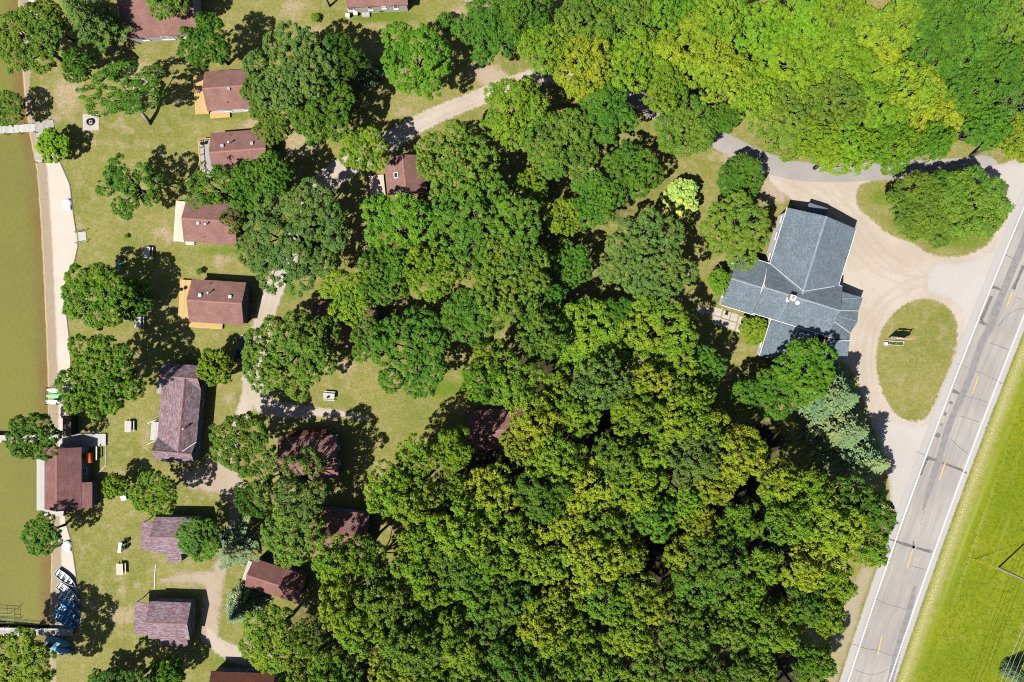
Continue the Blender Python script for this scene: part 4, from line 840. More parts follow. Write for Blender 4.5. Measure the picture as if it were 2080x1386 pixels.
window(G.o, LG*.1, -WG/2+.27, 1.5, -math.pi/2, 1.0, 1.0); door(G.o, LG*.35, -WG/2+.27, -math.pi/2)
# small mixed-shingle cabins
def lean_roof(h, px0, py0, px1, py1, zl, zh, low, roof, wall=None):
    """single-slope roof over a px rectangle (at its eave height); low = side of the low eave"""
    a = h.loc(px0, py1, zl); b = h.loc(px1, py0, zl); x0, x1, y0, y1 = min(a[0], b[0]), max(a[0], b[0]), min(a[1], b[1]), max(a[1], b[1])
    z = {'w': (zl, zh, zh, zl), 's': (zl, zl, zh, zh), 'e': (zh, zl, zl, zh), 'n': (zh, zh, zl, zl)}[low]
    slab('roof_slope', (x0, y0, z[0]), (x1, y0, z[1]), (x1, y1, z[2]), (x0, y1, z[3]), .11, M[roof], h.o)
    if wall: MB().box(((x0+x1)/2, (y0+y1)/2, zl*.5-.06), (x1-x0-.4, y1-y0-.4, zl-.14)).build('wall', M[wall], h.o)
    else:
        mb = MB()
        for sx in (x0+.15, x1-.15):
            for sy in (y0+.15, y1-.15): mb.box((sx, sy, zl/2-.06), (.12, .12, zl-.14))
        mb.build('porch_post', M['trim'], h.o)
Hh = cabin('small_cabin', 'small mixed-shingle cabin with porch, half under trees by the south track', 358, 1088, 92, 74, -1, 'shin_mix', ridge='ridge_mix', rise=1.2)
lean_roof(Hh, 286, 1061, 316, 1117, 2.3, 2.75, 'w', 'shin_mix'); lean_roof(Hh, 339, 1122, 370, 1143, 2.2, 2.65, 's', 'shin_mix', 'siding')
I_ = cabin('small_cabin', 'small mixed-shingle cabin in the open at lower left, casting a black shadow', 345, 1261, 84, 76, -2, 'shin_mix', ridge='ridge_mix', rise=1.2, vents=[(346,1212,'x')][:0])
lean_roof(I_, 272, 1224, 306, 1287, 2.3, 2.75, 'w', 'shin_mix'); lean_roof(I_, 326, 1297, 382, 1312, 2.25, 2.56, 's', 'shin_mix')
cabin('dark_roof_cabin', 'dark red-brown roofed cabin cut by the bottom edge', 492, 1412, 130, 92, -2, 'shin_dark', 'siding_grey', 'ridge_dark')
Kh = cabin('brown_cabin', 'tilted brown roofed cabin near the bottom with white porch corner', 560, 1180, 112, 60, -18, 'shin_red', 'siding_grey', east=1)
hdeck(Kh, 505, 1160, 14, 40, .5, 'pale_wood', 'y')
cabin('brown_cabin', 'brown roofed cabin in dappled shade left of the south wood', 690, 1083, 110, 92, -7, 'shin_brown')
Mh = cabin('brown_cabin', 'brown roofed cabin under the grey-green oak with a black shadow east', 628, 930, 120, 88, 3, 'shin_brown', 'siding_grey', rise=1.6)
lean_roof(Mh, 588, 872, 668, 888, 2.35, 2.6, 'n', 'shin_dark')
cabin('brown_cabin', 'brown roofed cabin mostly hidden at the edge of the south wood', 1010, 872, 120, 82, 2, 'shin_brown')
cabin('brown_cabin', 'brown roofed cabin hidden among oaks at centre left', 700, 662, 132, 92, -5, 'shin_brown')
Ph = cabin('skylight_cabin', 'small brown roofed cabin with a skylight and boarded porch by the track', 824, 356, 74, 80, 96, 'shin_brown', rise=1.5)
x, y = Ph.loc(805, 357, 3.3); z = 2.6+1.5*(1-abs(y)/(80*K/2))
sk = MB().box((0, 0, .10), (.95, .8, .16), 0, ('X', -.42)).build('skylight', M['trim'], Ph.o, loc=(x, y, z)); put('pane', MB().box((0, .03, .19), (.75, .6, .03), 0, ('X', -.42)).mesh('pane', M['glass']), sk)
x, y = Ph.loc(766, 377, .4); deck(Ph.o, x, y, 42*S, 30*S, .4, M['pink_wood'], 'x')
Q = cabin('tan_house', 'tan walled house with brown roof cut by the top edge', 764, -42, 124, 110, 2.6, eave=2.9, rise=1.8, south=0)
for px, wd, ht in ((713, 1.1, 1.0), (752, .8, 1.15), (780, .75, .6), (804, .8, 1.15)):
    x, y = Q.loc(px, 17, 1.7); window(Q.o, x, -Q.W/2+.35-.03, 1.75, -math.pi/2, wd, ht)
x, y = Q.loc(775, 25, .3); MB().box((0, 0, 0), (.6, .06, .3)).build('foundation_vent', M['dark_metal'], Q.o, loc=(x, -Q.W/2+.33, .35))

# lodge
BR = -17.2
lod = W(1632, 593, 4.5); LO = thing('lodge', 'large lodge with slate grey shingle roofs, cross gables and white trim', 'lodge', (lod.x, lod.y, 0), R_(BR))
class _L(House):
    def __init__(s): s.p = lod; s.rot = R_(BR); s.o = LO
LH = _L()
def gable_px(eN, eS, axis, eave, rise, **kw):
    """gable from two opposite eave edges given as px pairs; axis 'x' or 'y' = ridge direction in the lodge frame"""
    pts = [LH.loc(*p, eave) for p in eN+eS]; xs_ = [p[0] for p in pts]; ys_ = [p[1] for p in pts]
    x0 = (sorted(xs_)[0]+sorted(xs_)[1])/2; x1 = (sorted(xs_)[2]+sorted(xs_)[3])/2; y0 = (sorted(ys_)[0]+sorted(ys_)[1])/2; y1 = (sorted(ys_)[2]+sorted(ys_)[3])/2
    L_, W_ = (x1-x0, y1-y0) if axis == 'x' else (y1-y0, x1-x0)
    gable(LO, (x0+x1)/2, (y0+y1)/2, 0 if axis == 'x' else math.pi/2, L_, W_, eave, rise, .4, M['shin_slate'], M['siding_white'], M['ridge_slate'], trim=M['trim'], **kw)
    return x0, x1, y0, y1
mx0, mx1, my0, my1 = gable_px([(1561,533),(1700,581.5)], [(1528,636),(1690,686)], 'x', 4.5, 2.1)
nx0, nx1, ny0, ny1 = gable_px([(1601,420),(1739,467.5)], [(1545,593),(1684,641)], 'y', 4.5, 1.72)
wx0, wx1, wy0, wy1 = gable_px([(1499,516),(1566,536)], [(1462,619),(1532,640)], 'x', 3.0, 1.4)
sx0, sx1, sy0, sy1 = gable_px([(1568,640),(1664,668)], [(1543,724),(1640,752)], 'y', 3.0, 1.5)
vstrip(LO, [(*LH.loc(1561, 533, 4.5), 4.6), (*LH.loc(1632, 592, 6.22), 6.28), (*LH.loc(1699, 581.5, 4.5), 4.6)], .12, M['flashing'])
# wrap-round porch roof at the east end
inn = [(1716,592),(1720,609),(1720,633),(1717,645),(1708,655),(1690,686)]; outr = [(1753,605),(1743.5,632),(1742,653),(1727,677),(1724,692)]
I3 = [(*LH.loc(p[0]-14, p[1]-2, 3.95), 3.95) for p in inn]; O3 = [(*LH.loc(*p, 2.8), 2.8) for p in outr]
segs = [(I3[0], O3[0], I3[1]), (I3[1], O3[0], O3[1], I3[2]), (I3[2], O3[1], O3[2], I3[3]), (I3[3], O3[2], O3[3], I3[4]), (I3[4], O3[3], O3[4], I3[5])]
for sg in segs:
    mb = MB(); n = len(sg); lowr = [(p[0], p[1], p[2]-.1) for p in sg]; mb.add(list(sg)+lowr, [tuple(range(n)), tuple(range(2*n-1, n-1, -1))]+[(i, i+n, (i+1) % n+n, (i+1) % n) for i in range(n)])
    mb.build('porch_roof', M['shin_slate'], LO)
for a, b in ((I3[2], O3[1]), (I3[3], O3[2]), (I3[4], O3[3]), (I3[1], O3[0])): vstrip(LO, [(a[0], a[1], a[2]+.05), (b[0], b[1], b[2]+.05)], .12, M['ridge_slate'] if a in (I3[1], I3[3]) else M['flashing'], 'hip_cap')
mb = MB(); c = (sum(p[0] for p in O3)/5, sum(p[1] for p in O3)/5)
inset = [(p[0]+(c[0]-p[0])*.12-.15, p[1]+(c[1]-p[1])*.12) for p in O3]
mb.prism(inset+[LH.loc(1680, 688, 2.6), LH.loc(1705, 598, 2.6)], 0, 2.75); mb.build('porch_wall', M['siding_white'], LO)
pr = [(*LH.loc(*p, z), z) for p, z in (((1677,690),3.1),((1726,693),3.1),((1722,724),2.7),((1674,722),2.7))]
mb = MB(); mb.add(pr+[(p[0], p[1], p[2]-.1) for p in pr], [(3, 2, 1, 0), (4, 5, 6, 7)]+[(i, (i+1) % 4, (i+1) % 4+4, i+4) for i in range(4)]); mb.build('porch_roof', M['shin_slate'], LO)
vstrip(LO, [(*LH.loc(1681, 690, 3.15), 3.16), (*LH.loc(1699, 693, 3.15), 3.16), (*LH.loc(1726, 692, 3.15), 3.16)], .14, M['flashing'], 'hip_cap')
mb = MB().prism([(p[0]*.96+.04*pr[0][0], p[1]) for p in pr], 0, 2.6); mb.build('porch_wall', M['siding_white'], LO)
x, y = LH.loc(1606, 606, 6.6); ch = MB().box((0, 0, 6.7), (.75, .75, 1.5)).build('chimney', M['brick'], LO, loc=(x, y, 0))
put('cap', MB().box((0, 0, 7.48), (.9, .9, .1)).mesh('cap', M['trim']), ch); put('flue', MB().lathe([(.2, 7.5), (.2, 7.75), (.12, 7.76)], 10).mesh('flue', M['brick']), ch)
x, y = LH.loc(1600, 609, 6.4); MB().box((0, 0, 6.25), (.5, .6, .5)).build('chimney_flashing', M['trim'], LO, loc=(x, y, 0))
x, y = LH.loc(1619.5, 615, 6.5); MB().lathe([(.2, 6.0), (.2, 6.5), (.36, 6.52), (.36, 6.62), (.1, 6.76)], 14).build('roof_vent', M['trim'], LO, loc=(x, y, 0))
vstrip(LO, [(*LH.loc(1600, 611, 6.45), 6.42), (*LH.loc(1580, 651, 4.7), 4.68)], .10, M['ridge_slate'], 'roof_seam')
for t in (.2, .45, .7, .9): window(LO, nx0+.38, ny0+t*(ny1-ny0), 3.0, math.pi, 1.2, 1.5); window(LO, nx1-.38, ny0+t*(ny1-ny0), 3.0, 0, 1.2, 1.5)
for t in (.25, .55, .82): window(LO, wx0+.38, wy0+t*(wy1-wy0), 1.7, math.pi, 1.4, 1.3)
for t in (.25, .5, .75): window(LO, nx0+t*(nx1-nx0), ny1-.38, 3.0, math.pi/2, 1.1, 1.4)
window(LO, mx0+.38, (my0+my1)/2+.4, 4.6, math.pi, .8, 1.0)
for t in (.3, .7): window(LO, sx0+.38, sy0+t*(sy1-sy0), 1.7, math.pi, 1.1, 1.2); window(LO, wx0+t*(wx1-wx0), wy0+.38, 1.6, -math.pi/2, 1.1, 1.2)
door(LO, (wx0+wx1)/2+1.5, wy0+.37, -math.pi/2); door(LO, (nx0+nx1)/2-2.5, ny1-.37, math.pi/2)
x, y = LH.loc(1660, 428, 2.6); slab('awning', (x-1.6, y+.9, 2.5), (x-1.6, y-.9, 2.9), (x+1.6, y-.9, 2.9), (x+1.6, y+.9, 2.5), .08, M['shin_slate'], LO)
mb = MB(); [mb.box((x+s*1.4, y+.7, 1.25), (.1, .1, 2.5)) for s in (-1, 1)]; mb.build('awning_post', M['trim'], LO)

# ------------------------------------------------------------------ patio
pa = W(1465, 640); PT = thing('patio', 'pale concrete slab patio at the lodge south-west corner', 'patio', (pa.x, pa.y, 0), R_(BR))
for i, (px, py, wx, wy) in enumerate([(1424,630,17,14),(1441,633,15,11),(1458,634,16,16),(1475,640,16,16),(1491,645,15,16),(1505,651,12,16),(1455,651,16,16),(1471,657,16,16),(1487,662,15,16),(1501,668,12,16)]):
    d = W(px, py)-pa; c, n = math.cos(R_(-BR)), math.sin(R_(-BR)); MB().box((0, 0, .02), (wx*S-.03, wy*S-.03, .06)).build('slab', M['concrete'], PT, loc=(d.x*c-d.y*n, d.x*n+d.y*c, 0.0+.003*(i % 3)))
def grill(px, py, z, label, group='kettle grills'):
    p = W(px, py, z+.6); t = thing('kettle_grill', label, 'grill', (p.x, p.y, z), random.uniform(0, 6), group)
    MB().lathe([(.05, .42), (.24, .52), (.30, .68), (.30, .74)], 16).build('bowl', M['black'], t, True); MB().lathe([(.31, .74), (.29, .84), (.2, .94), (.04, .99), (.03, 1.03)], 16).build('lid', M['black'], t, True)
    for k in range(3):
        a = k*2.094; MB().tube([(.16*math.cos(a), .16*math.sin(a), .5), (.32*math.cos(a), .32*math.sin(a), 0)], .018, 6).build('leg', M['metal'], t)
grill(411, 292, .6, 'black kettle grill on the grey deck of the orange-railed cabin'); grill(369, 588, .6, 'black kettle grill on the bright cedar deck')
p = W(1476, 636); t = thing('patio_mat', 'dark rectangular mat on the sunny patio slab', 'mat', (p.x, p.y, .06), R_(BR)); MB().box((0, 0, .012), (.5, .75, .02)).build('mat', M['black'], t)

# ------------------------------------------------------------------ piers, retaining wall, steps
def pier(name, label, a, b, wpx, z, mat, cross=True, rail='', group='piers'):
    A_, B_ = W(*a), W(*b); d = B_-A_; ang = math.atan2(d.y, d.x); ln = d.length; wd = wpx*S
    t = thing(name, label, 'pier', (A_.x, A_.y, 0), ang, group)
    mb = MB()
    for s in (-1, 1): mb.box((ln/2, s*(wd/2-.15), z-.13), (ln, .08, .18))
    mb.build('stringer', M['grey_wood'], t)
    n = int(ln/.19); me = MB().box((0, 0, 0), (ln/n-.018, wd, .045)).mesh('plank', mat)
    for i in range(n): put('plank', me, t, ((i+.5)*ln/n, random.uniform(-.03, .03), z-.022+random.uniform(-.006, .006)), random.uniform(-.006, .006))
    for i in range(int(ln/2.5)+1):
        for s in (-1, 1): MB().tube([(i*2.5+.2, s*(wd/2+.03), -1.6), (i*2.5+.2, s*(wd/2+.03), z+.25)], .06, 7).build('post', M['metal'] if rail else M['timber'], t)
    for sd in rail:
        s = 1 if sd == 'l' else -1; mb = MB(); mb.tube([(0, s*(wd/2+.05), z+.95), (ln, s*(wd/2+.05), z+.95)], .03, 6); mb.tube([(0, s*(wd/2+.05), z+.5), (ln, s*(wd/2+.05), z+.5)], .02, 6)
        for i in range(int(ln/1.6)+1): mb.tube([(i*1.6+.1, s*(wd/2+.05), z-.1), (i*1.6+.1, s*(wd/2+.05), z+.95)], .025, 6)
        mb.build('railing', M['metal'], t)
    return t
pier('pier', 'upper wooden pier with white weathered planks running into the lake', (-140, 272), (73, 260), 16, .12, M['pale_wood'])
pier('pier_landing', 'grey board landing at the shore end of the upper pier', (73, 259), (110, 255), 22, .10, M['grey_wood'], group='pier landings')
pier('pier_landing', 'narrow grey boardwalk running south from the upper pier landing', (82, 268), (79, 330), 15, .08, M['grey_wood'], group='pier landings')
pier('pier', 'middle white pier leading to the boathouse', (-140, 893), (130, 890), 15, .15, M['pale_wood'])
pier('pier', 'south pier with metal railing beside the blue rowboats', (-140, 1278), (150, 1284), 14, .2, M['grey_wood'], rail='l')
rw = thing('retaining_wall', 'dark timber edging between the sand and the lawn', 'retaining wall', (WX(140), WY(500), 0))
def wall_run(ys):
    for y0, y1 in zip(ys[:-1], ys[1:]):
        p, q = Vector((WX(float(xw(y0))), WY(y0), 0)), Vector((WX(float(xw(y1))), WY(y1), 0)); d = q-p; m_ = (p+q)/2-rw.location
        for k in range(2): MB().box((0, 0, 0), (d.length+.06, .17+.012*k, .24)).build('timber', M['timber'], rw, loc=(m_.x, m_.y, -.33+k*.245), rz=math.atan2(d.y, d.x))
wall_run([322,347,375,400,420,440,456,472]); wall_run([492,500,530,548,566,585,602,620,650,680,710,740,765,790]); wall_run([1058,1080,1100,1122,1145,1168,1190,1210,1230,1246,1262,1276,1290])
p = W(166, 482); st = thing('beach_steps', 'pale wooden beach steps with two handrails on the retaining wall', 'steps', (p.x, p.y, 0), R_(6))
deck(st, .15, 0, 1.3, 1.75, .08, M['pale_wood'], 'x'); steps(st, -.75, 0, .6, 1.7, -.02, M['pale_wood'], 1)
for s in (-1, 1):
    mb = MB(); mb.tube([(-1.0, s*.92, .55), (.9, s*.92, .95)], .035, 6); mb.tube([(.85, s*.92, 0), (.85, s*.92, .95)], .04, 6); mb.tube([(-.95, s*.92, -.35), (-.95, s*.92, .55)], .04, 6); mb.tube([(0, s*.92, 0), (0, s*.92, .75)], .035, 6); mb.build('handrail', M['timber'], st)
p = W(13, 1253); bl = thing('boat_lift', 'thin green metal boat lift frame in the water by the south pier', 'boat lift', (p.x, p.y, 0))
mb = MB()
for yy_ in (-1.0, -.45, .45, 1.0): mb.tube([(-3.5, yy_, .1), (1.3, yy_, .1)], .035, 6)
for xx in (-3.4, -1.2, .2, 1.3): mb.tube([(xx, -1.0, .1), (xx, 1.0, .1)], .03, 6)
mb.build('cradle', M['lift'], bl)
for xx in (-3.4, 1.3):
    for yy_ in (-1.1, 1.1): MB().tube([(xx, yy_, -1.6), (xx, yy_, 1.2)], .04, 6).build('post', M['lift'], bl)

# ------------------------------------------------------------------ boats
def loft(secs, close_ends=True):
    mb = MB(); n = len(secs[0]); vs = [p for s in secs for p in s]
    fs = [(i*n+k, i*n+k+1, (i+1)*n+k+1, (i+1)*n+k) for i in range(len(secs)-1) for k in range(n-1)]
    mb.add(vs, fs)
    if close_ends: mb.add(secs[0], [tuple(range(n))])
    return mb
def rowboat(px, py, ang, hull, inner, seat, label, upside=False, ln=4.3, group='rowboats drawn up on the sand'):
    p = W(px, py); t = thing('rowboat', label, 'rowboat', (p.x, p.y, -.42 if not upside else .0), ang, group)
    def sec(u, sc, dz):
        wd = .72*(1-max(0, (u-.35)/.65)**2.2)*sc*(.86+.14*min(1, u/.3)); b = .18*max(0, (u-.6)/.4)**2; top = .52+.16*u*u
        x = (u-.5)*ln
        wd = max(wd, .02)
        return [(x, -wd, top), (x, -wd*.9, top*.55+b*.5), (x, -wd*.62, dz+b), (x, 0, dz+b-.02), (x, wd*.62, dz+b), (x, wd*.9, top*.55+b*.5), (x, wd, top)]
    us = [0, .12, .25, .4, .55, .7, .82, .91, .97, 1.0]
    hb = loft([sec(u, 1.0, .02) for u in us]); hb.v = [tuple(v) for v in hb.v]
    parts = [hb.build('hull', hull, t, True)]
    if not upside:
        ib = loft([sec(max(.015, u*.985), .93, .09) for u in us]); ib.v = [(v[0], v[1], v[2]-.02 if v[2] > .4 else v[2]) for v in ib.v]; ib.build('interior', inner, t, True)
        for u, dw in ((.08, .30), (.30, .30), (.52, .32), (.73, .28)):
            wd = .66*(1-max(0, (u-.35)/.65)**2.2); MB().box(((u-.5)*ln, 0, .38), (dw, wd*1.9, .05)).build('thwart', seat, t)
        mb = MB()
        for s in (-1, 1):
            pts = [(q[0], q[1], q[2]) for q in [sec(u, 1.0, .02)[0 if s < 0 else 6] for u in us]]; mb.tube(pts, .035, 5)
        mb.tube([sec(0, 1, .02)[0], sec(0, 1, .02)[6]], .04, 5); mb.build('gunwale', hull, t)
        for s in (-1, 1): MB().tube([(-1.1, s*.30, .44), (1.0, s*.36, .47)], .022, 5).box((-1.25, s*.30, .44), (.45, .13, .02)).build('oar', M['cream_wood'], t)
    else:
        t.rotation_euler = (math.pi, 0, ang); t.location.z = .68
        for s in (-.25, 0, .25): MB().tube([sec(u, 1.01, -.01)[3] if s == 0 else tuple(Vector(sec(u, 1.01, -.01)[3]).lerp(Vector(sec(u, 1.01, -.01)[2 if s < 0 else 4]), .7)) for u in us[:-1]], .02, 4).build('keel_strake', hull, t)
    return t
boat_ang = R_(-38)
rowboat(135, 1176, R_(-36), M['white_paint'], M['boat_in'], M['white_paint'], 'northernmost rowboat, white with white seats and grey floor')
rowboat(139, 1203, R_(-37), M['white_paint'], M['boat_in'], M['white_paint'], 'second rowboat from the north, white, overlapping the blue one')
rowboat(140, 1223, R_(-35), M['blue_paint'], M['blue_paint'], M['white_paint'], 'blue rowboat with white seats next to the white pair')
rowboat(140, 1245, R_(-34), M['blue_paint'], M['blue_paint'], M['bench_blue'], 'middle blue rowboat of the three blue ones')
rowboat(134, 1261, R_(-33), M['blue_paint'], M['blue_paint'], M['bench_blue'], 'southernmost open blue rowboat beside the pier')
rowboat(122, 1304, R_(-14), M['lightblue'], M['blue_paint'], M['bench_blue'], 'overturned pale blue boat just south of the railed pier', True, group='overturned boats')
rowboat(125, 1319, R_(-10), M['bench_blue'], M['blue_paint'], M['bench_blue'], 'overturned blue boat half under the corner tree', True, group='overturned boats')
def kayak(px, py, z, ang, mat, label, roll=0.0, ln=3.1, wd=.44):
    p = W(px, py, z); t = thing('kayak', label, 'kayak', (p.x, p.y, z), ang, 'kayaks on the shore rack'); t.rotation_euler = (roll, 0, ang)
    secs = []
    for u in np.linspace(0, 1, 13):
        h_ = max(.02, math.sin(math.pi*u)**.8); secs.append([((u-.5)*ln, -wd*h_, .16), ((u-.5)*ln, -wd*h_*.75, .05), ((u-.5)*ln, 0, -.02+.05*(1-h_)), ((u-.5)*ln, wd*h_*.75, .05), ((u-.5)*ln, wd*h_, .16), ((u-.5)*ln, wd*h_*.6, .24*h_+.1), ((u-.5)*ln, 0, .28*h_+.1), ((u-.5)*ln, -wd*h_*.6, .24*h_+.1), ((u-.5)*ln, -wd*h_, .16)])
    loft(secs, False).build('hull', mat, t, True)
    MB().lathe([(.26, .30), (.30, .36), (.24, .37), (.2, .2)], 16).build('cockpit_rim', M['black'], t) if roll == 0 and mat is not M['cream_k'] and mat is not M['green_k'] else None
    MB().tube([(-.2, 0, -.02), (.2, 0, -.02)], .02, 5).build('keel', mat, t)
kayak(113.5, 793, 1.3, R_(-3), M['cream_k'], 'cream kayak, top of the row on the shore'); kayak(112.5, 804, 1.3, R_(2), M['green_k'], 'bright green kayak beside the cream one')
kayak(111, 813, 1.1, R_(2), M['white_paint'], 'white kayak on edge just below the green one', 1.25); kayak(110, 817, .7, R_(3), M['white_paint'], 'lowest white kayak on edge beside the shaded dock', 1.25)
p = W(112, 804); rk = thing('kayak_rack', 'wooden rack holding the kayaks above the sand', 'rack', (p.x, p.y, -.4))
for sx in (-.9, .9):
    MB().box((sx, 0, 1.5), (.1, 3.0, .1)).box((sx, 0, .9), (.1, 3.0, .08)).build('crossbar', M['timber'], rk)
    for sy in (-1.4, 1.4): MB().box((sx, sy, .75), (.1, .1, 1.55)).build('post', M['timber'], rk)

# ------------------------------------------------------------------ garden furniture
def picnic(px, py, ang, mat, label):
    p = W(px, py, .75); t = thing('picnic_table', label, 'picnic table', (p.x, p.y, 0), ang, 'picnic tables')
    me = MB().box((0, 0, 0), (1.9, .185, .04)).mesh('plank', mat)
    for i in range(5): put('top_plank', me, t, (random.uniform(-.01, .01), (i-2)*.192, .75))
    for s in (-1, 1):
        put('seat_plank', me, t, (0, s*.72, .45))
        for e in (-.65, .65):
            MB().tube([(e, s*.78, 0), (e, s*.25, .72)], .05, 4).build('leg', mat, t)
    for e in (-.65, .65): MB().box((e, 0, .40), (.05, 1.6, .09)).build('brace', mat, t)
    return t
picnic(281, 655, math.pi/2, M['pale_wood'], 'weathered picnic table between the two big shoreline trees')
picnic(261, 867, math.pi/2, M['pale_wood'], 'white picnic table on the lawn west of the long cabin')
picnic(244, 1157, math.pi/2+.03, M['pink_wood'], 'pinkish new-wood picnic table on the south lawn')
picnic(668, 805, R_(-4), M['pale_wood'], 'picnic table turned sideways beside the track with a pot on it')
picnic(299, 513, math.pi/2-.05, M['pale_wood'], 'picnic table half in shade near the beach lawn chairs')
p = W(666.5, 807, .8); t = thing('cooking_pot', 'dark pot standing on the sideways picnic table', 'pot', (p.x, p.y, .77)); MB().lathe([(.15, 0), (.19, .05), (.2, .26), (.17, .27), (.15, .06)], 14).build('pot', M['black'], t, True)
p = W(243, 1113, .85); t = thing('cleaning_bench', 'narrow white bench table with two dark holes on the south lawn', 'bench', (p.x, p.y, 0), math.pi/2-.12)
MB().box((0, 0, .85), (1.75, .48, .06)).build('top', M['white_paint'], t)
for x in (-.6, .35): MB().lathe([(.09, .883), (.09, .89), (.02, .891)], 10, (x, 0, 0)).build('hole', M['black'], t)
for x in (-.75, .75):
    for y in (-.18, .18): MB().box((x, y, .41), (.07, .07, .82)).build('leg', M['white_paint'], t)
def chair(px, py, ang, mat, label, mat2=None, group='lawn chairs'):
    p = W(px, py, .4); t = thing('lawn_chair', label, 'chair', (p.x, p.y, 0), ang, group)
    for i in range(5): MB().box((-.02+.1*(i-2), 0, .36-.015*(2-i)), (.085, .56, .03)).build('seat_slat', mat, t)
    for i in range(5): MB().box((-.42, (i-2)*.115, .68), (.03, .105, .75-.04*abs(i-2)), 0, ('Y', -.35)).build('back_slat', mat2 or mat, t)
    for s in (-1, 1):
        MB().box((-.05, s*.36, .56), (.75, .13, .03)).build('armrest', mat, t); MB().box((.24, s*.32, .27), (.09, .04, .54)).build('leg', mat, t); MB().box((-.22, s*.30, .17), (.62, .035, .1), 0, ('Y', .35)).build('leg', mat, t)
    return t
chair(240, 526, R_(150), M['maroon'], 'white and maroon lawn chair at the shadow edge', M['white_paint']); chair(242, 541, R_(185), M['teal'], 'teal lawn chair in the tree shadow'); chair(240, 555, R_(200), M['paleteal'], 'pale blue lawn chair nearest the round green tree')
chair(251, 1102, R_(200), M['black'], 'upper black chair beside the white bench table', group='black chairs'); chair(251, 1113, R_(195), M['black'], 'lower black chair beside the white bench table', group='black chairs')
p = W(185, 249); t = thing('fire_pit', 'round metal fire pit ring on a square pale slab', 'fire pit', (p.x, p.y, 0))
mb = MB().prism([(-1.35, -1.4), (1.35, -1.35), (1.38, 1.35), (-1.4, 1.4)], -.05, .06).build('slab', M['concrete'], t); mb_ = MB().lathe([(.5, .06), (.5, .42), (.58, .42), (.58, .06)], 24).build('ring', M['dark_metal'], t); MB().lathe([(.5, .05), (.3, .14), (.05, .16)], 16).build('ash', M['ash'], t, True)
for i, a in enumerate((.3, 1.5, 2.7)): MB().tube([(-.25*math.cos(a), -.25*math.sin(a), .16), (.25*math.cos(a), .25*math.sin(a), .24)], .05, 6).build('log', M['bark_dark'], t)
def mound(px, py, label):
    p = W(px, py); t = tag(put('white_boulder', None), label, 'boulder'); bpy.data.objects.remove(t)
    r = np.random.default_rng(int(px)); mb = MB(); n = 20; prof = [(.0, .75), (.3, .75), (.6, .66), (.85, .48), (1.0, .24), (1.04, -.05)]
    vs = []; 
    for rad, z in prof:
        for k in range(n):
            a = 2*math.pi*k/n; q = rad*(1+.10*math.sin(3*a+px)+.05*math.sin(5*a)); x = q*math.cos(a); x = x*(.72 if x > 0 else 1.05); vs.append((x, q*math.sin(a)*1.05, z+r.uniform(-.02, .02)))
    fs = [(i*n+k, (i+1)*n+k, (i+1)*n+(k+1) % n, i*n+(k+1) % n) for i in range(len(prof)-1) for k in range(n)]; mb.add(vs, fs)
    o = mb.build('white_boulder', M['boulder'], None, True, loc=(p.x, p.y, -.40)); tag(o, label, 'boulder', 'white boulders on the sand')
mound(138, 415, 'white rounded boulder on the upper beach beside the timber edging'); mound(138, 1110, 'white rounded boulder on the narrow sand south of the boathouse')
p = W(181, 930, 1.2); t = thing('storage_tank', 'orange cylindrical tank on a stand beside the boathouse', 'tank', (p.x, p.y, 0), math.pi/2)
mb = MB(); prof = [(-.85, .1), (-.84, .5), (-.78, .56), (.78, .56), (.84, .5), (.85, .1)]; n = 22
vs = [(x, r*math.cos(2*math.pi*k/n), 1.15+r*math.sin(2*math.pi*k/n)) for x, r in prof for k in range(n)]
mb.add(vs, [(i*n+k, i*n+(k+1) % n, (i+1)*n+(k+1) % n, (i+1)*n+k) for i in range(5) for k in range(n)]+[tuple(range(n))[::-1], tuple(range(5*n, 6*n))]); mb.build('tank_shell', M['orange'], t, True)
for x in (-.55, .55):
    for s in (-1, 1): MB().tube([(x, s*.3, .75), (x, s*.42, 0)], .04, 6).build('leg', M['dark_metal'], t)
p = W(196, 921, .9); t = thing('plank_bench', 'long pale plank on trestles right of the orange tank', 'bench', (p.x, p.y, 0), math.pi/2)
MB().box((0, 0, .9), (2.3, .22, .06)).build('plank', M['pale_wood'], t)
for x in (-.9, .9): MB().tube([(x, -.3, 0), (x, 0, .87)], .03, 5).tube([(x, .3, 0), (x, 0, .87)], .03, 5).build('trestle', M['dark_metal'], t)
p = W(251, 1011, .4); t = thing('storage_bench', 'small white box bench on the lawn east of the boathouse', 'bench', (p.x, p.y, 0), .2); MB().box((0, 0, .22), (.85, .85, .42)).build('box', M['white_paint'], t); MB().box((0, 0, .455), (.92, .92, .05)).build('lid', M['white_paint'], t)
p = W(137, 866, 2.0); t = thing('storage_shed', 'narrow brown lean-to shed between the kayaks and the boathouse', 'shed', (p.x, p.y, 0), 0)
MB().box((0, 0, .98), (1.1, 3.2, 1.96)).build('wall', M['dark_wood'], t); slab('roof', (-.7, -1.75, 2.0), (.7, -1.75, 2.15), (.7, 1.75, 2.15), (-.7, 1.75, 2.0), .1, M['dark_wood'], t); MB().box((-.74, 0, 1.98), (.07, 3.6, .12)).build('fascia', M['trim'], t)
ed = thing('path_edging', 'pale timber edging kinking round the boathouse lawn', 'edging', (WX(216), WY(930), 0))
for a, b in (((216, 908), (216, 944)), ((216, 945), (197, 965))):
    p, q = W(*a), W(*b); d = q-p; m_ = (p+q)/2-ed.location; MB().box((0, 0, .06), (d.length, .14, .14)).build('timber', M['pale_wood'], ed, loc=(m_.x, m_.y, 0), rz=math.atan2(d.y, d.x))
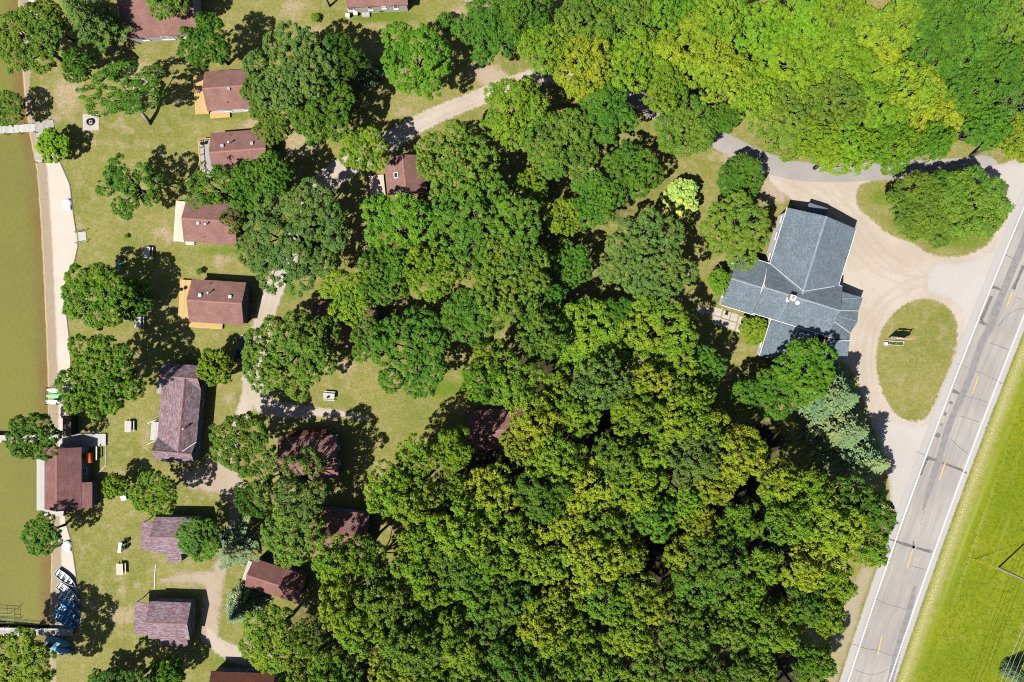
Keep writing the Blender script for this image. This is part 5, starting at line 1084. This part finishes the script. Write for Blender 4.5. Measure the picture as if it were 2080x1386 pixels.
p = W(315, 1172); t = thing('white_pipe', 'thin white pipe lying on grass north of the lower mixed-shingle cabin', 'pipe', (p.x, p.y, 0), R_(87)); MB().tube([(-2.1, 0, .07), (2.1, 0, .07)], .055, 8).build('pipe', M['white_paint'], t)
for px, py, lb in ((707, 33, 'white squat propane tank by the tan house corner'), (723, 29, 'grey metal box beside the tan house wall')):
    p = W(px, py, .4); t = thing('utility_box', lb, 'box', (p.x, p.y, 0), .1); MB().box((0, 0, .4), (.62, .5, .8)).build('box', M['white_paint'] if px == 707 else M['siding'], t); MB().box((0, 0, .82), (.68, .56, .05)).build('lid', M['white_paint'], t)
p = W(744, 32); t = thing('cellar_hatch', 'sloping grey cellar hatch against the tan house', 'hatch', (p.x, p.y, 0), .05); MB().box((0, 0, .18), (1.35, .7, .36)).build('frame', M['concrete'], t)
for s in (-1, 1): MB().box((s*.32, 0, .39), (.6, .66, .04), 0, ('X', .1)).build('hatch_door', M['metal'], t)

# ------------------------------------------------------------------ sign on the island
p = W(1815, 688); sg = thing('entrance_sign', 'large wooden entrance sign with pale board and planter on the grass island', 'sign', (p.x, p.y, 0), R_(-4))
for x in (-.9, 1.5): MB().box((x, 0, 1.35), (.2, .2, 2.7)).build('post', M['pale_wood'], sg)
pts = [(-.8, .75), (1.3, .7), (1.85, 1.2), (1.95, 1.9), (1.4, 2.5), (.3, 2.75), (-.6, 2.4), (-1.0, 1.6)]
mb = MB(); n = len(pts); mb.add([(x, -.06, z) for x, z in pts]+[(x, .06, z) for x, z in pts], [tuple(range(n)), tuple(range(2*n-1, n-1, -1))]+[(i, i+n, (i+1) % n+n, (i+1) % n) for i in range(n)]); mb.build('board', M['lavender'], sg)
pts = [(-1.0, 3.0), (.2, 2.95), (.9, 3.15), (1.6, 2.9), (1.45, 3.3), (1.65, 3.65), (.9, 3.4), (.0, 3.55), (-.8, 3.4)]
mb = MB(); n = len(pts); mb.add([(x, -.04, z) for x, z in pts]+[(x, .04, z) for x, z in pts], [tuple(range(n)), tuple(range(2*n-1, n-1, -1))]+[(i, i+n, (i+1) % n+n, (i+1) % n) for i in range(n)]); mb.build('fish_plaque', M['brick'], sg)
MB().tube([(.2, 0, 2.7), (.2, 0, 3.1)], .05, 6).build('bracket', M['dark_metal'], sg)
for y, ln in ((-1.1, 3.0), (-.45, 3.4)): MB().box((.1, y, .12), (ln, .14, .24)).build('planter_timber', M['pale_wood'], sg)
for x in (-1.4, 1.6): MB().box((x, -.78, .11), (.14, .5, .22)).build('planter_timber', M['pale_wood'], sg)
MB().box((-1.45, -1.0, .3), (.38, .5, .6)).build('pillar', M['white_paint'], sg)
r = np.random.default_rng(5); C_ = np.stack([r.uniform(-1.2, 1.5, 26), r.uniform(-1.0, -.55, 26), np.full(26, .22)], -1); co, q, tn = leaves(C_, np.tile([0, 0, 1.], (26, 1)), np.full(26, .16), 14, .07, r)
o = put('flowers', np_mesh('flowers', co, q, M['leaf'], False, {'tone': tn}), sg); o.color = (.13, .16, .03, 1); tag(o, kind='stuff')

# ------------------------------------------------------------------ parked car
p = W(491, 710, .8); car = thing('parked_car', 'dark navy car parked in dappled shade beside the track', 'car', (p.x, p.y, 0), R_(76))
def car_sec(x, w_, z0, z1, r=.12): return [(x, -w_, z0), (x, -w_, z1-r), (x, -w_+r, z1), (x, 0, z1+.02), (x, w_-r, z1), (x, w_, z1-r), (x, w_, z0)]
xs_ = [(-2.3, .74, .40, .78), (-2.2, .84, .30, .98), (-1.7, .89, .25, 1.02), (0, .90, .25, 1.0), (1.0, .90, .25, .97), (1.9, .86, .28, .86), (2.25, .76, .32, .72), (2.33, .64, .40, .60)]
bm = loft([car_sec(*a) for a in xs_]); bm.add([car_sec(*xs_[-1])[i] for i in range(7)], [(6, 5, 4, 3, 2, 1, 0)]); bm.build('body', M['car'], car, True)
cs = [(-1.95, .72, .95, 1.05), (-1.55, .70, .95, 1.42), (-.9, .69, .95, 1.50), (.1, .69, .95, 1.48), (.95, .74, .93, 1.02)]
loft([car_sec(*a) for a in cs]).build('glasshouse', M['glass'], car, True)
MB().box((-.72, 0, 1.53), (1.75, 1.22, .05)).build('roof', M['car'], car)
for sx in (-1.4, 1.4):
    for sy in (-1, 1):
        wmb = MB(); n = 18; vs = [(sx+.33*math.cos(2*math.pi*k/n), sy*.90+d, .33+.33*math.sin(2*math.pi*k/n)) for d in (-.11, .11) for k in range(n)]; wmb.add(vs, [(k, (k+1) % n, (k+1) % n+n, k+n) for k in range(n)]+[tuple(range(n))[::-1], tuple(range(n, 2*n))]); wo = wmb.build('wheel', M['tyre'], car)
        rmb = MB(); vs = [(sx+.2*math.cos(2*math.pi*k/12), sy*1.02, .33+.2*math.sin(2*math.pi*k/12)) for k in range(12)]; rmb.add(vs, [tuple(range(12)) if sy < 0 else tuple(range(12))[::-1]]); put('rim', rmb.mesh('rim', M['metal']), wo)
for s in (-1, 1): MB().box((2.2, s*.58, .66), (.2, .3, .12)).build('headlight', M['trim'], car); MB().box((-2.27, s*.62, .8), (.1, .25, .16)).build('tail_light', M['maroon'], car); MB().box((.75, s*.98, 1.0), (.14, .2, .13)).build('side_mirror', M['car'], car)
for s in (-1, 1): MB().box((-.7, s*.66, 1.57), (1.6, .04, .04)).build('roof_rail', M['metal'], car)

# ------------------------------------------------------------------ power pole and wires
pb = W(2028, 1153); pole = thing('power_pole', 'grey wooden power pole with yellow guy guard in the field', 'power pole', (pb.x, pb.y, 0))
MB().tube([(0, 0, -.3), (0, 0, 5), (0, 0, 11)], [.17, .15, .11], 10).build('shaft', M['grey_wood'], pole)
ra = math.atan2(1, .36); cdir = Vector((math.cos(ra-math.pi/2), math.sin(ra-math.pi/2), 0))
MB().box((0, 0, 10.5), (2.4, .1, .14), math.atan2(cdir.y, cdir.x)).build('crossarm', M['grey_wood'], pole)
wd = Vector((math.cos(ra), math.sin(ra), 0)); wires = []
for k in (-1.1, -.45, .45, 1.1):
    c = cdir*k; MB().lathe([(.05, 10.57), (.07, 10.65), (.04, 10.75)], 8, (c.x, c.y, 0)).build('insulator', M['trim'], pole)
    pts = [c+wd*d+Vector((0, 0, 10.72-1.2*(1-((abs(d)-25)/25)**2)*(1 if abs(d) < 50 else 0))) for d in (-50, -42, -34, -25, -16, -8, 0, 8, 16, 25, 34, 42, 50)]
    MB().tube(pts, .022, 4).build('wire', M['metal'], pole)
an = W(1978, 1136)-pb; MB().tube([(an.x, an.y, 0), (0, 0, 9.5)], .02, 5).build('guy_wire', M['metal'], pole)
a = Vector((an.x, an.y, 0)); b = a.lerp(Vector((0, 0, 9.5)), .28); MB().tube([a, b], .05, 8).build('guy_guard', M['yellow'], pole)

# ------------------------------------------------------------------ rough field grass
r = np.random.default_rng(9); n = 9000
py = r.uniform(560, 1500, n); off = 66+r.uniform(0, 1, n)**.9*300; px = road_x(py, 'r')+off
X, Y = (px-1040)*S, (693-py)*S; ok = (px < 2200); X, Y = X[ok], Y[ok]; n = len(X); m = 5
ang = r.uniform(0, 6.28, n*m); base = np.repeat(np.stack([X, Y, np.zeros(n)], -1), m, 0)+np.stack([r.normal(0, .1, n*m), r.normal(0, .1, n*m), np.zeros(n*m)], -1)
hh = r.uniform(.05, .15, n*m); t = np.stack([np.cos(ang), np.sin(ang), np.zeros(n*m)], -1); side = np.stack([-np.sin(ang), np.cos(ang), np.zeros(n*m)], -1)*.05
tip = base+t*(hh*1.5)[:, None]+np.array([0, 0, .30])*hh[:, None]; mid = base+t*(hh*.7)[:, None]+np.array([0, 0, .42])*hh[:, None]
co = np.stack([base-side*.4, mid-side, tip, mid+side], 1).reshape(-1, 3); tone = np.clip(np.repeat(r.uniform(0, 1, n), m)*.7+r.uniform(0, .3, n*m), 0, 1)
o = put('field_grass', np_mesh('field_grass', co, np.arange(len(co)).reshape(-1, 4), M['leaf'], False, {'tone': tone})); o.color = (.150, .200, .008, 1)
tag(o, 'tall tufted grass covering the field right of the road', 'grass', kind='stuff')
